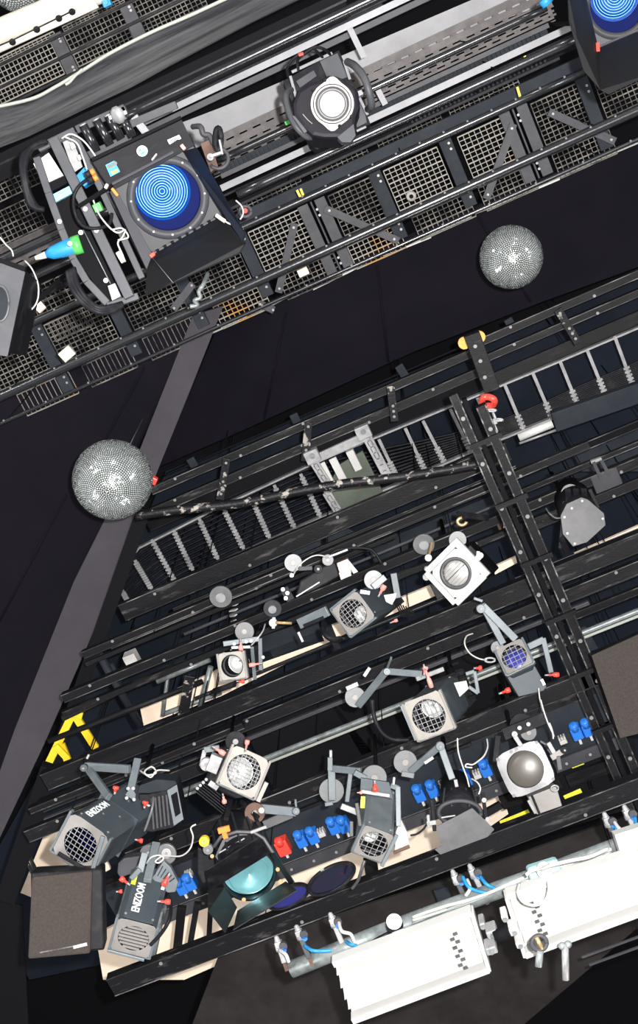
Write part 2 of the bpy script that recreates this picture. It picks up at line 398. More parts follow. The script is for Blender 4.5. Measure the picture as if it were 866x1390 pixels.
# gratings between black duct and glossy pipe
for i, (x, yt, yb, a, b) in enumerate([(178, 152, 165, 138, 168), (190, 122, 148, 172, 212), (262, 94, 122, 226, 302), (335, 55, 85, 318, 350)]):
    grate(x, yt, yb, a, b, 6.9, .028, 'mesh grating showing between black duct and glossy pipe, %s from the left' % ORD[i], 'mesh_rust' if i == 3 else 'mesh', 'mesh gratings beside the black duct')
for i, (x, y) in enumerate([(308, 84), (328, 70), (358, 56), (372, 49), (386, 43), (400, 36), (414, 31)]):
    c = P(x, y, 7.05)
    tag(MB().box(c, .035, .062, .02).box(c-ZA*.02, .02, .05, .01).build('steel_plate', 'strip' if i in (2, 3, 4) else 'flat2', bevel=.003), 'small steel plate in the row between duct and glossy pipe, %s from the left' % ORD[i], 'plate', 'steel plates above the glossy pipe')
# flat bars across main row
for i, (x, y, dbl) in enumerate([(67, 480, 0), (160, 430, 0), (252, 392, 0), (340, 350, 0), (441, 318, 1), (524, 272, 0), (619, 228, 0), (712, 190, 1), (805, 150, 0)]):
    flatbar(x, y, y-44, y+52, GD-.12, .085 if not dbl else .10, .04, 'flat' if not dbl else 'flat2', 'blue-grey steel cross bar over the mesh, %s from the left' % ORD[i], double=bool(dbl))
for i, (x, y) in enumerate([(85, 70), (180, 28)]):
    flatbar(x, y, y-24, y+34, 6.8, .085, .04, 'flat2', 'dark cross bar between top-left gratings, %s' % ['left one', 'right one'][i], group='cross bars at the top left corner')
# long grey frame bars of the top-left gratings
for i, (y, lab) in enumerate([(44, 'upper dark rail between the top-left gratings'), (75, 'middle dark rail between the top-left gratings'), (104, 'dark rail along the pale rope edge of the gauze')]):
    xbeam('grating_rail', 90, y-2.5, y+2.5, -40, 330, 6.75, .03, 'black', lab, group='grating rails')
# diagonal braces
for i, (x0, y0, x1, y1) in enumerate([(441, 283, 541, 327), (400, 303, 378, 397), (697, 168, 660, 270), (745, 152, 835, 192), (352, 412, 372, 421), (235, 420, 262, 385)]):
    a = P(x0, y0, GD-.2); b = P(x1, y1, GD-.2)
    o = MB().bar(a, b, .05, .012).build('diagonal_brace', 'flat2'); tag(o, ['diagonal brace pointing down right under the mesh left of centre', 'steep diagonal brace just right of the big blue lamp', 'steep diagonal brace above the right mirror ball', 'diagonal brace near the right edge above the cloth', 'short brace under the black barn door', 'short brace at the lower corner of the lamp bracket'][i], 'brace', 'diagonal braces')
    bits(o, 'bolt', 'bolt', [a+(b-a)*.06-ZA*.006, a+(b-a)*.94-ZA*.006], boltmk())
# ================================================================== long pipes & strips up top
xpipe('black_pipe', 433, 213, 322, 795, 6.0, .027, 'pipe', 'thick glossy black pipe directly under the moving head lamp', group='long black pipes')
xpipe('black_pipe', 433, 261, -20, 800, 6.4, .024, 'pipe', 'glossy black pipe with a row of bolts below the grey beam', group='long black pipes', bolts=.155)
xpipe('black_pipe', 433, 344, -20, 900, 6.3, .030, 'pipe', 'thick glossy black pipe nearest the cloth, with bolts', group='long black pipes', bolts=.155)
xpipe('black_pipe', 433, 382, -20, 900, 6.5, .012, 'pipe', 'thin black pipe running along the pale light gap line over the cloth', group='long black pipes', bolts=.31)
xpipe('black_pipe', 345, 74, 163, 560, 5.9, .026, 'pipe', 'glossy black pipe starting at the spot clamps top left', group='long black pipes')
xpipe('black_pipe', 560, 95, 296, 742, 6.3, .020, 'pipe', 'silvery pipe crossing the brown slotted tray behind the moving head', group='long black pipes')
xpipe('black_pipe', 75, 318, -20, 152, 6.0, .028, 'pipe', 'black pipe at left edge crossing the slotted tray', group='long black pipes')
xpipe('black_pipe', 60, 368, -20, 118, 6.1, .024, 'pipe', 'second black pipe at left edge under the cyan plug', group='long black pipes')
xbeam('pale_strip', 345, 90, 100, 190, 600, 6.3, .02, 'strip', 'bright pale metal strip above the grey sheet', 'strip')
xbeam('pale_strip', 560, 131, 141, 300, 775, 6.6, .02, 'strip', 'pale metal strip right under the slotted tray', 'strip')
xbeam('pale_strip', 560, 116, 123, 300, 745, 6.7, .02, 'flat2', 'mid-grey metal strip along the lower edge of the slotted tray', 'strip')
xbeam('stencilled_beam', 433, 239, 258, 300, 800, 6.75, .05, 'flat', 'slate grey beam between the mesh sliver and the bolted pipe')
xbeam('black_duct', 210, 108, 148, -60, 470, 6.0, .2, 'matte', 'long black duct under the grey gauze', 'duct')
xbeam('duct_lip', 210, 122, 125, -60, 470, 5.97, .015, 'black', 'thin ridge along the middle of the black duct', 'strip')
# dark rails between
for i, (x0, yt, yb, xa, xb, D, m) in enumerate([(345, 80, 86, 170, 560, 6.8, 'black'), (345, 103, 113, 200, 640, 6.7, 'flat2'), (560, 146, 150, 300, 780, 6.9, 'black'), (560, 158, 168, 300, 790, 7.0, 'matte'), (433, 226, 231, 290, 760, 6.6, 'black'), (60, 395, 403, -20, 130, 6.5, 'beam')]):
    xbeam('rigging_rail', x0, yt, yb, xa, xb, D, .03, m, ['thin black rail under the glossy pipe top left', 'grey rail with pale marks along the top of the grey sheet', 'thin black rail under the pale strip', 'dark rail just above the thick glossy pipe', 'thin black rail above the mesh sliver', 'dark scuffed rail below the left gratings'][i], 'rail')
# toothed strips (cable chain look)
def tooth_strip(x0, y0, xa, xb, D, w, label, pitch=.03):
    W = P(x0, y0, D); a = along(W, XA, px=xa); b = along(W, XA, px=xb); mb = MB(); n = int((b-a).length/pitch)
    mb.bar(a+ZA*.03, b+ZA*.03, w, .006)
    for k in range(n):
        q = a+XA*(k*pitch); mb.box(q, pitch*.22, w/2, .012)
    o = mb.build('cable_chain', 'flat'); return tag(o, label, 'cable chain', 'toothed cable chains')
tooth_strip(345, 90, 170, 520, 7.0, .05, 'dark toothed cable chain between glossy pipe and pale strip')
tooth_strip(600, 112, 480, 745, 7.0, .06, 'toothed cable chain under the slotted tray on the right')
tooth_strip(370, 200, 300, 420, 6.8, .06, 'toothed cable chain between pale strip and thick pipe, left')
tooth_strip(650, 125, 560, 750, 7.0, .03, 'fine toothed cable chain above the thick pipe, right')
# grey sheet
poly_panel('grey_sheet', [(232, 172), (300, 146), (640, 0), (700, -30), (740, 5), (560, 74), (300, 186), (250, 208)], 7.1, .02, 'panel_grey', 'smooth light grey metal sheet behind the moving head lamp', 'sheet')
# slotted trays
def slot_tray(pts, D, rows, x0, label, pitch=.095, slot=(.055, .010), m='tray_brown'):
    (xa, xb) = pts; mb = MB(); z = CAMZ+D*K
    ys = [P(x0, y, D).y for y in rows]; y0, y1 = ys[0], ys[-1]
    a = along(Vector((0, (y0+y1)/2, z)), XA, px=xa).x; b = along(Vector((0, (y0+y1)/2, z)), XA, px=xb).x
    nr = max(2, int((y1-y0)/.042)); sw = slot[1]
    for j in range(nr+1):
        yc = y0+(y1-y0)*j/nr; hw = (y1-y0)/nr/2-sw/2
        mb.box(((a+b)/2, yc, z), (b-a)/2, hw, .004)
    for j in range(nr):
        yc = y0+(y1-y0)*(j+.5)/nr; n = int((b-a)/pitch)
        for k in range(n+1):
            xc = a+pitch*(k+(.5 if j % 2 else 0)); mb.box((min(xc, b), yc, z), (pitch-slot[0])/2, sw/2+.001, .004)
    for yy in (y0-.02, y1+.02): mb.box(((a+b)/2, yy, z-.012), (b-a)/2, .003, .014)
    return tag(mb.build('slotted_tray', m), label, 'cable tray', 'slotted cable trays')
slot_tray((288, 745), 6.9, (66, 92), 560, 'brown-grey slotted cable tray above the silvery pipe')
slot_tray((288, 750), 6.9, (100, 112), 560, 'narrow brown-grey slotted tray below the silvery pipe')
slot_tray((-20, 95), 6.9, (318, 350), 50, 'brown-grey slotted cable tray at the left edge under the black pipe')
# pale cross ties
for i, (x0, y0, x1, y1) in enumerate([(473, 35, 494, 78), (513, 122, 523, 142)]):
    tag(MB().bar(P(x0, y0, 6.5), P(x1, y1, 6.5), .035, .01).build('cross_tie', 'strip'), ['pale cross tie above the slotted tray', 'short pale cross tie below the slotted tray'][i], 'strip')
# ================================================================== gauze, roll, rope
def ribbon_cloth(name, top, bot, D, m, label, cat, wav=.03, n=60, k=10):
    def samp(pl, t):
        s_ = t*(len(pl)-1); i = min(int(s_), len(pl)-2); u = s_-i; return (pl[i][0]+(pl[i+1][0]-pl[i][0])*u, pl[i][1]+(pl[i+1][1]-pl[i][1])*u)
    vs = []; fs = []
    for layer in (0, .006):
        for i in range(n+1):
            a = P(*samp(top, i/n), D); b = P(*samp(bot, i/n), D)
            for j in range(k+1):
                p = a+(b-a)*j/k; p = p+ZA*(wav*math.sin(j*2.3+i*.06)+layer-wav*1.5*math.sin(PI*j/k)); vs.append(p)
    o_ = (n+1)*(k+1)
    for i in range(n):
        for j in range(k):
            q = i*(k+1)+j; fs.append((q, q+1, q+k+2, q+k+1)); fs.append((o_+q, o_+q+k+1, o_+q+k+2, o_+q+1))
    mb = MB(); mb._add(vs, fs, True); return tag(mb.build(name, m), label, cat)
ribbon_cloth('gauze_drape', [(-30, 150), (40, 135), (110, 97), (150, 72), (205, 44), (300, 2), (370, -40)], [(-30, 212), (40, 185), (120, 146), (180, 118), (230, 90), (340, 32), (430, -12)], 6.2, 'gauze', 'sagging translucent grey gauze drape with pale rope edge', 'drape')
o = MB().tube(smooth_path([P(x, y, 6.1) for x, y in [(-30, 150), (40, 135), (75, 118), (110, 97), (150, 72), (205, 44), (260, 20), (320, -8)]]), .010, 8).build('edge_rope', 'rope'); tag(o, 'pale rope edging the grey gauze at top left', 'rope')
o = MB().tube(smooth_path([P(x, y, 6.05) for x, y in [(112, 94), (103, 102), (95, 111), (89, 115)]]), .008, 8).build('rope_tail', 'rope'); tag(o, 'short loose pale rope tail lying on the gauze', 'rope')
r0 = thing('rolled_screen', P(60, 30, 5.6), 'rolled cream cloth screen at the top left corner', 'roll')
a, b = P(-30, 56, 5.6), P(140, -16, 5.6)
mb = MB(); n = 24
mb.tube([a+(b-a)*i/n+ZA*.004*math.sin(i*1.7) for i in range(n+1)], .066, 24).build('cloth_roll', 'cream', r0)
a2, b2 = P(-30, 80, 5.55), P(132, 6, 5.55)
MB().tube([a2, b2], .018, 16).build('batten', 'cream', r0)
bits(r0, 'tie_knot', 'black', [P(x, y, 5.50) for x, y in [(17, 57), (50, 40), (80, 25), (98, 16)]], lambda mb: mb.sphere((0,0,0), .018, 10))
MB().tube([P(-20, 70, 5.45), P(20, 53, 5.45), P(100, 14, 5.45)], .004, 6).build('tie_cord', 'black', r0)['label'] = 'thin black cord'
pg_ = MB().box(P(145, 3, 5.6), .022, .022, .03).build('power_plug', 'cyan', bevel=.005); MB().disc(P(145, 3, 5.6)-ZA*.03, -ZA, .014, .02, 12).build('pin_cap', 'cyan', pg_)
tag(pg_, 'small cyan plug at the end of the cream roll', 'plug')
# ================================================================== black cloth bulkheads
def cloth_panel(name, pts, D, m, label, folds=(), th=.05):
    o = MB().prism([P(x, y, D) for x, y in pts], (0, 0, th)).build(name, m); tag(o, label, 'cloth panel')
    for f in folds:
        e = MB().tube([P(x, y, D-.001) for x, y in f], .010, 6).build('seam', 'cloth_edge' if len(f) > 2 else 'cloth', o)
    return o
cloth_panel('black_cloth', [(215, 634), (292, 452), (330, 428), (560, 316), (900, 172), (1200, 40), (1200, 228), (900, 350), (735, 410), (560, 478), (330, 584)], 7.6, 'cloth', 'wide black cloth panel behind the right mirror ball',
    [[(388, 425), (358, 572)], [(512, 360), (527, 492)], [(640, 280), (720, 410)]])
cloth_panel('black_cloth', [(-30, 560), (120, 490), (262, 428), (300, 418), (190, 600), (160, 690), (120, 800), (60, 950), (-30, 1190)], 7.2, 'cloth', 'black cloth panel filling the left side behind the left mirror ball',
    [[(90, 672), (-10, 860)], [(195, 500), (120, 640)], [(262, 440), (185, 610)]])
cloth_panel('cloth_hem', [(262, 428), (303, 416), (262, 520), (215, 636), (150, 805), (60, 1010), (-30, 1200), (-30, 1130), (20, 990), (100, 790), (150, 690), (190, 610)], 7.15, 'cloth_edge', 'lighter grey-purple hem strip along the left cloth', th=.04)
o = MB().tube(smooth_path([P(x, y, 7.3) for x, y in [(288, 452), (350, 424), (420, 388), (500, 358), (560, 331), (640, 291), (690, 272), (740, 250), (800, 222), (880, 188)]]), .007, 6).build('light_gap_line', 'rope'); tag(o, 'thin pale line standing in for the light gap along the top edge of the wide cloth', 'light gap')  # pale tube drawn for the light gap between pipe and cloth
for i, (x0, y0, x1, y1) in enumerate([(300, 445, 335, 430), (425, 393, 480, 366), (520, 348, 585, 322), (600, 312, 640, 294), (645, 290, 700, 268), (715, 262, 760, 243)]):
    tag(MB().bar(P(x0, y0, 7.25), P(x1, y1, 7.25), .010, .006).build('pale_tape', 'offwhite'), 'torn pale tape piece on the light gap line, %s from the left' % ORD[i], 'tape', 'tape pieces on the light gap line')
# dark board behind the lower rig: many bays
poly_panel('back_board', [(225, 640), (866, 380), (900, 385), (1200, 265), (1200, 945), (900, 1060), (690, 1120), (420, 1230), (180, 1300), (40, 1330), (-30, 1200), (60, 1040)], 8.2, .03, 'panelbg', 'dark blue-grey board behind the lower rig', 'board')
# ================================================================== lower rig : rails, cable ladder, beams
G_B = 'black steel beams of the lower rig'
xbeam('guard_rail', 416, 568, 582, 205, 640, 7.0, .05, 'beam_scuffed', 'upper guard rail left of the cross truss', 'rail', edges=True, bolts=.5)
xbeam('guard_rail', 416, 597, 612, 205, 652, 7.0, .05, 'beam_scuffed', 'lower guard rail left of the cross truss', 'rail', edges=True, bolts=.5)
xbeam('guard_rail', 760, 410, 424, 650, 900, 7.0, .05, 'beam', 'upper guard rail right of the cross truss', 'rail', edges=True, bolts=.6)
xbeam('guard_rail', 760, 436, 449, 655, 900, 7.0, .05, 'beam', 'lower guard rail right of the cross truss', 'rail', edges=True, bolts=.6)
for i, (x0, y0, x1, y1) in enumerate([(308, 622, 299, 678), (419, 573, 414, 626), (530, 524, 536, 572), (757, 420, 785, 466)]):
    a = P(x0, y0, 6.85); b = P(x1, y1, 6.85)
    o = MB().bar(a, b, .055, .02).build('rail_post', 'paintchip', bevel=.003)
    tag(o, ['scuffed post joining the guard rails above the left end of the cable ladder', 'scuffed post beside the pale metal frame', 'scuffed post between pale frame and cross truss', 'scuffed post on the right guard rails'][i], 'post', 'guard rail posts')
    bits(o, 'bolt', 'bolt', [a+(b-a)*t-ZA*.011 for t in (.1, .55, .7, .85)], boltmk(.010))
for i, (x0, y0, x1, y1) in enumerate([(258, 622, 270, 642), (398, 562, 408, 582), (541, 496, 551, 512), (689, 433, 698, 448)]):
    tag(MB().bar(P(x0, y0, 7.3), P(x1, y1, 7.3), .06, .02).build('cloth_bracket', 'flat'), 'small grey bracket hanging below the cloth edge, %s from the left' % ORD[i], 'bracket', 'brackets under the cloth edge')
xbeam('long_beam', 433, 552, 556, 225, 640, 7.3, .04, 'matte', 'thin black bar just below the cloth, left', group=G_B)
xbeam('long_beam', 626, 518, 541, 200, 655, 7.35, .03, 'matte', 'matt black beam above the cable ladder, left of the cross truss', group=G_B, edges='black')
xbeam('long_beam', 760, 466, 486, 665, 900, 7.2, .03, 'beam', 'matt black beam above the cable ladder, right of the cross truss', group=G_B, edges='black')
# cable ladder
ld = thing('cable_ladder', P(433, 662, 7.5), 'long pale cable ladder with thin rungs crossing the middle of the picture', 'cable ladder')
def polyrail(name, pts, D, w, h, m, parent):
    for (p, q) in zip(pts[:-1], pts[1:]): MB().bar(P(*p, D), P(*q, D), w, h, ZA, 0).build(name, m, parent)
polyrail('side_rail', [(150, 790), (189, 743), (293, 690), (433, 625), (655, 533), (759, 490), (900, 430)], 7.5, .014, .05, 'alu', ld)
polyrail('side_rail', [(174, 840), (233, 797), (262, 780), (433, 703), (655, 606), (823, 537), (900, 506)], 7.5, .014, .05, 'alu', ld)
rungs = [(166, 801, 183, 832), (183, 760, 206, 799), (206, 732, 238, 789), (235, 718, 262, 774), (270, 703, 296, 759), (303, 689, 331, 745), (341, 675, 366, 730), (372, 658, 400, 716), (408, 643, 435, 701), (514, 596, 537, 644), (550, 581, 576, 637), (574, 571, 603, 627), (611, 555, 639, 613), (648, 540, 672, 597), (685, 522, 712, 586), (723, 506, 750, 569), (760, 490, 785, 552), (796, 473, 822, 537), (834, 456, 858, 521)]
for i, (x0, y0, x1, y1) in enumerate(rungs):
    a = P(x0, y0, 7.5); b = P(x1, y1, 7.5)
    rg = MB().bar(a, b, .024, .014, ZA, 0).build("rung", "alu", ld)
    n0 = .1 if i < 9 else .66
    k = 0; t = n0
    mb = MB(); dd = (b-a)
    tp = []
    while t < .98: tp.append(a+dd*t-ZA*.012); t += .075
    if i < 9 or True:
        me_parent = rg
        def mk(mb, dd=dd.normalized()): mb.bar(-dd*.008, dd*.008, .046, .014, ZA, 0)
        bits(rg, 'cable_clip', 'alu', tp, mk) if len(tp) <= 5 else None
        if len(tp) > 5:
            for q in tp: mb.bar(q-dd.normalized()*.008, q+dd.normalized()*.008, .042, .012, ZA, 0)
            tag(mb.build('cable_clips', 'alu', rg), None, None, None, 'stuff')
# cables lying in the ladder
cb = MB()
def ladcab(k): # offset fraction across
    top = [(150, 790), (189, 743), (293, 690), (433, 625), (655, 533), (759, 490), (900, 430)]
    bot = [(174, 840), (233, 797), (262, 780), (433, 703), (655, 606), (823, 537), (900, 506)]
    pts = []
    for i, (a, b) in enumerate(zip(top, bot)):
        f = .08+.88*k if i < 4 else .62+.34*k
        pts.append(P(a[0]+(b[0]-a[0])*f, a[1]+(b[1]-a[1])*f, 7.56))
    return pts
for k in range(11):
    o = MB().tube(smooth_path(ladcab(k/10), 5), .010, 6).build('long_cable', 'black')
    tag(o, 'black cable running inside the pale cable ladder', 'cable', 'cables in the cable ladder')
# pale metal frame on the ladder
fr = thing('metal_frame', P(470, 620, 6.9), 'pale slotted metal frame with a grey-green board on the cable ladder', 'frame')
def slotbar(p, q, D, w, h, m, name, parent, slots=0):
    a = P(*p, D); b = P(*q, D); mb = MB()
    if slots:
        side = (b-a).normalized().cross(ZA)
        for s_ in (-1, 1): mb.bar(a+side*s_*w*.34, b+side*s_*w*.34, w*.32, h, ZA, 0)
        n = slots
        for k in range(n+1):
            c = a+(b-a)*k/n; mb.bar(c-(b-a).normalized()*.018, c+(b-a).normalized()*.018, w*.5, h, ZA, 0)
        mb.bar(a+ZA*h, b+ZA*h, w*.5, .003, ZA, 0)
    else: mb.bar(a, b, w, h, ZA, 0)
    return mb.build(name, m, parent, bevel=.002 if not slots else 0)
slotbar((428, 623), (497, 592), 6.9, .062, .03, 'alu', 'top_bar', fr)
slotbar((494, 585), (528, 650), 6.9, .065, .02, 'alu', 'right_post', fr, 8)
slotbar((425, 625), (449, 664), 6.9, .060, .02, 'alu', 'left_post', fr, 5)
slotbar((443, 668), (458, 692), 6.9, .060, .02, 'alu', 'lower_post', fr, 3)
slotbar((451, 622), (468, 655), 7.0, .055, .02, 'offwhite', 'short_stud', fr)
slotbar((474, 611), (487, 637), 7.0, .055, .05, 'offwhite', 'short_stud', fr)
slotbar((437, 628), (455, 665), 7.0, .04, .02, 'offwhite', 'short_stud', fr)
for x, y in [(424, 619), (493, 586)]:
    e = MB().box(P(x, y, 6.84), .05, .045, .03).build('corner_block', 'alu', fr, bevel=.004)
    bits(e, 'bolt', 'galv', [P(x, y, 6.80)], boltmk(.02, .012))
MB().prism([P(x, y, 7.15) for x, y in [(445, 660), (462, 630), (492, 612), (520, 668), (452, 695)]], (0, 0, .02)).build('board', 'green_board', fr)
MB().bar(P(484, 652, 6.9), P(489, 662, 6.9), .05, .01).build('copper_tab', 'copper', fr)
# small pale box right end of ladder
t = thing('tube_lamp', P(727, 584, 6.9), 'bright white tube lying under the right end of the cable ladder', 'tube lamp')
MB().tube([P(704, 594, 6.9), P(750, 575, 6.9)], .028, 16).build('tube', 'white', t); MB().tube([P(705, 602, 7.0), P(757, 583, 7.0)], .009, 8).build('support_rod', 'alu', t)
tag(MB().bar(P(752, 574, 6.9), P(900, 523, 6.9), .14, .08, ZA, .04).build('cable_box', 'flat', bevel=.004), 'dark grey cable box under the right end of the cable ladder', 'box')
# ---------- beams and pipes  (x0, ytop, ybottom, xa, xb, D, h, mat, edges, bolts)
bs = [
 (433, 704, 733, 165, 690, 6.7, .05, 'beam_scuffed', 'edge', .7, 'broad scuffed brown-black beam directly under the cable ladder'),
 (433, 741, 747, 235, 700, 6.6, .03, 'beam', 'edge', 0, 'first of two thin rails below the broad scuffed beam'),
 (433, 755, 764, 150, 700, 6.6, .03, 'beam', 'edge', .8, 'second of two thin rails below the broad scuffed beam'),
 (250, 824, 838, 112, 800, 6.5, .05, 'beam', 'edge', .6, 'beam reaching the cloth corner above the small beige spot'),
 (250, 842, 850, 116, 540, 6.45, .03, 'beam', 0, 0, 'thin beam hugging the beam above the small beige spot'),
 (433, 795, 812, 85, 900, 6.4, .06, 'beam', 'edge', .55, 'beam on which the grey grid spot and the beige spot hang'),
 (433, 820, 832, 85, 780, 6.4, .05, 'beam_scuffed', 0, .7, 'scuffed lower flange of the beam above the wood slivers'),
 (433, 893, 925, 60, 900, 6.15, .07, 'beam_scuffed', 'edge', 0, 'widest scuffed beam crossing the middle of the lamps'),
 (433, 931, 953, 55, 900, 6.15, .05, 'beam', 'edge', .65, 'dark beam under the widest scuffed beam'),
 (100, 1068, 1082, 40, 330, 5.9, .06, 'beam', 'edge', .5, 'upper beam at left between yellow ladder and slate spot'),
 (100, 1097, 1120, 36, 300, 5.85, .05, 'beam_scuffed', 'edge', .6, 'scuffed beam at left under which the slate spot hangs'),
 (433, 960, 968, 60, 800, 6.3, .03, 'flat2', 0, 0, 'thin grey rail above the pale conduit'),
 (433, 1048, 1078, 175, 850, 5.75, .06, 'beam_scuffed', 'edge', .8, 'scuffed beam above the row of blue sockets'),
 (433, 1086, 1093, 130, 640, 5.75, .03, 'beam', 0, 0, 'thin black rail right above the blue sockets'),
 (560, 1163, 1200, 150, 900, 5.25, .07, 'beam_scuffed', 'edge', .9, 'long lowest beam above the white reflector troughs'),
 (250, 1150, 1170, 120, 360, 5.8, .04, 'beam', 0, 0, 'black beam behind the barn door lamp'),
 (760, 640, 650, 690, 900, 6.7, .04, 'beam', 'edge', 0, 'first rail right of the cross truss below the tube'),
 (760, 612, 626, 680, 900, 6.8, .04, 'matte', 'edge', 0, 'matt rail right of the cross truss just under the cable box'),
 (760, 690, 706, 700, 900, 6.6, .04, 'beam', 'edge', .5, 'rail right of the cross truss carrying the closed barn door lamp'),
 (820, 742, 768, 740, 900, 6.5, .05, 'beam_scuffed', 'edge', 0, 'scuffed beam right of the cross truss below the closed barn door lamp'),
 (820, 785, 800, 750, 900, 6.45, .04, 'flat2', 0, 0, 'blue-grey flat beam at the right edge'),
 (820, 812, 826, 760, 900, 6.4, .04, 'beam', 'edge', 0, 'dark rail at the right edge above the pale conduit'),
 (820, 975, 990, 790, 900, 6.1, .04, 'beam', 'edge', 0, 'black rail in the gap below the right loudspeaker'),
 (700, 965, 985, 560, 800, 6.0, .04, 'beam_scuffed', 'edge', 0, 'scuffed beam over the round lens lamp'),
]
for (x0, yt, yb, xa, xb, D, h, m, e, bo, lab) in bs:
    xbeam('long_beam', x0, yt, yb, xa, xb, D, h, m, lab, group=G_B, edges=e, bolts=bo)
xpipe('thin_pipe', 506, 755, 250, 712, 7.0, .012, 'flat2', 'thin grey pipe behind the white-faced lamp')
xpipe('thin_pipe', 433, 880, 265, 640, 6.55, .013, 'pipe', 'thin black pipe in front of the wood slivers')
xpipe('thin_pipe', 800, 630, 690, 900, 6.9, .016, 'pipe', 'thin pipe crossing right of the cross truss')
xpipe('thin_pipe', 820, 738, 700, 900, 6.6, .012, 'strip', 'thin pale pipe behind the closed barn door lamp')
xpipe('conduit_pipe', 506, 972, 240, 900, 6.45, .020, 'galv', 'long pale conduit running behind the middle lamps')
xpipe('conduit_pipe', 506, 979, 240, 900, 6.4, .010, 'rope', 'thinner cream conduit alongside the pale conduit')
xpipe('thin_pipe', 800, 1085, 760, 850, 6.2, .012, 'galv', 'short pale rod beside the hazard tape')
# left end scaffold tubes
for i, (x0, y0, x1, y1, D, r, m, lab) in enumerate([
  (85, 975, 232, 905, 6.5, .022, 'pipe', 'black tube above the yellow ladder'), (66, 1006, 275, 925, 6.35, .020, 'beam', 'black tube crossing the top of the yellow ladder'),
  (130, 880, 190, 985, 6.9, .030, 'flat', 'dark upright tube left of the beige spot'), (150, 900, 175, 960, 7.0, .025, 'flat', 'second dark upright tube left of the beige spot'),
  (213, 925, 285, 895, 6.7, .020, 'galv', 'galvanised tube meeting the beige spot'), (228, 915, 221, 972, 6.7, .014, 'galv', 'short galvanised upright left of the beige spot'),
  (286, 905, 272, 960, 6.6, .020, 'galv', 'galvanised upright right under the beige spot'), (220, 970, 300, 940, 6.75, .018, 'galv', 'galvanised tube low under the beige spot'),
  (30, 1150, 60, 1210, 6.6, .030, 'pipe', 'black tube over the wood at the left edge'),
  (150, 1290, 190, 1150, 5.9, .022, 'galv', 'galvanised tube left of the upright slate spot'), (207, 1300, 222, 1230, 5.9, .022, 'galv', 'galvanised tube right of the upright slate spot')]):
    tag(MB().tube([P(x0, y0, D), P(x1, y1, D)], r, 16).build('scaffold_tube', m), lab, 'tube')
tag(MB().bar(P(258, 917, 6.3), P(246, 985, 6.3), .07, .03).build('upright_bar', 'paintchip', bevel=.004), 'black upright bar left of the beige spot', 'bar')
for i, (x0, y0, x1, y1, w) in enumerate([(268, 1225, 255, 1300, .04), (247, 1230, 240, 1295, .06), (286, 1230, 283, 1285, .035)]):
    tag(MB().bar(P(x0, y0, 6.0), P(x1, y1, 6.0), w, .03).build('upright_bar', 'beam'), 'black upright bar over the wood left of the barn door lamp, %s one' % ['middle', 'leftmost', 'rightmost'][i], 'bar')
tag(MB().bar(P(502, 1165, 6.0), P(508, 1205, 6.0), .09, .03).build('upright_bar', 'beam'), 'black upright bar over the wood under the yellow-labelled spot', 'bar')
tag(MB().bar(P(585, 1180, 6.0), P(615, 1155, 6.0), .05, .03).build('upright_bar', 'beam'), 'black diagonal bar over the wood beside the closed panel lamp', 'bar')
tag(MB().bar(P(648, 1110, 6.0), P(680, 1092, 6.0), .05, .03).build('upright_bar', 'beam'), 'black diagonal bar over the wood left of the hazard tape', 'bar')
# wood boards glimpsed through the rig
for i, (pts, lab) in enumerate([
 ([(62, 1128), (120, 1108), (150, 1180), (60, 1225), (28, 1212)], 'birch board at the lower left under the slate spot'),
 ([(130, 1270), (240, 1210), (480, 1115), (600, 1060), (670, 1040), (690, 1105), (560, 1195), (250, 1330), (140, 1330)], 'large birch board below the row of blue sockets'),
 ([(190, 960), (300, 908), (480, 838), (610, 785), (612, 800), (470, 860), (300, 945), (195, 985)], 'narrow birch board seen through the slit under the grid spot'),
 ([(670, 770), (700, 756), (702, 764), (672, 780)], 'sliver of birch board beside the white-faced lamp'),
 ([(780, 752), (880, 708), (880, 718), (782, 764)], 'sliver of birch board at the right edge')]):
    o = MB().prism([P(x, y, 7.0) for x, y in pts], (0, 0, .03)).build('birch_board', 'wood'); tag(o, lab, 'board')
    if i == 1:
        for k, (x0, y0, x1, y1) in enumerate([(300, 1215, 310, 1255), (560, 1165, 568, 1195), (520, 1170, 526, 1190)]):
            pass
# dark bay panels
for i, (pts, D, m, lab) in enumerate([
 ([(500, 742), (640, 684), (690, 664), (700, 690), (560, 750), (510, 772)], 7.7, 'flat', 'slate board behind the white-faced lamp'),
 ([(775, 615), (900, 562), (900, 640), (790, 640)], 7.6, 'flat', 'slate board at the right edge below the cable box'),
 ([(330, 872), (430, 840), (440, 870), (340, 905)], 7.0, 'flat', 'slate board between beige spot and grid spot'),
 ([(385, 745), (460, 712), (520, 740), (440, 775)], 7.3, 'flat', 'slate board under the two thin rails'),
 ([(440, 940), (700, 850), (760, 940), (500, 1040)], 7.2, 'matte', 'matt black board behind the large grid spot'),
 ([(330, 985), (450, 950), (520, 1040), (380, 1090)], 7.2, 'matte', 'matt black board right of the bright reflector spot'),
 ([(300, 1290), (620, 1190), (900, 1090), (900, 1230), (700, 1400), (250, 1420)], 5.9, 'brownceil', 'dark brown board behind the white reflector troughs'),
 ([(-60, 1200), (30, 1230), (40, 1420), (-60, 1420)], 6.6, 'matte', 'matt black board at the lower left corner'),
 ([(680, 1030), (850, 960), (880, 1090), (700, 1145)], 6.5, 'matte', 'matt black board carrying the hazard tape'),
]):
    poly_panel('bay_board', pts, D, .02, m, lab, 'board')
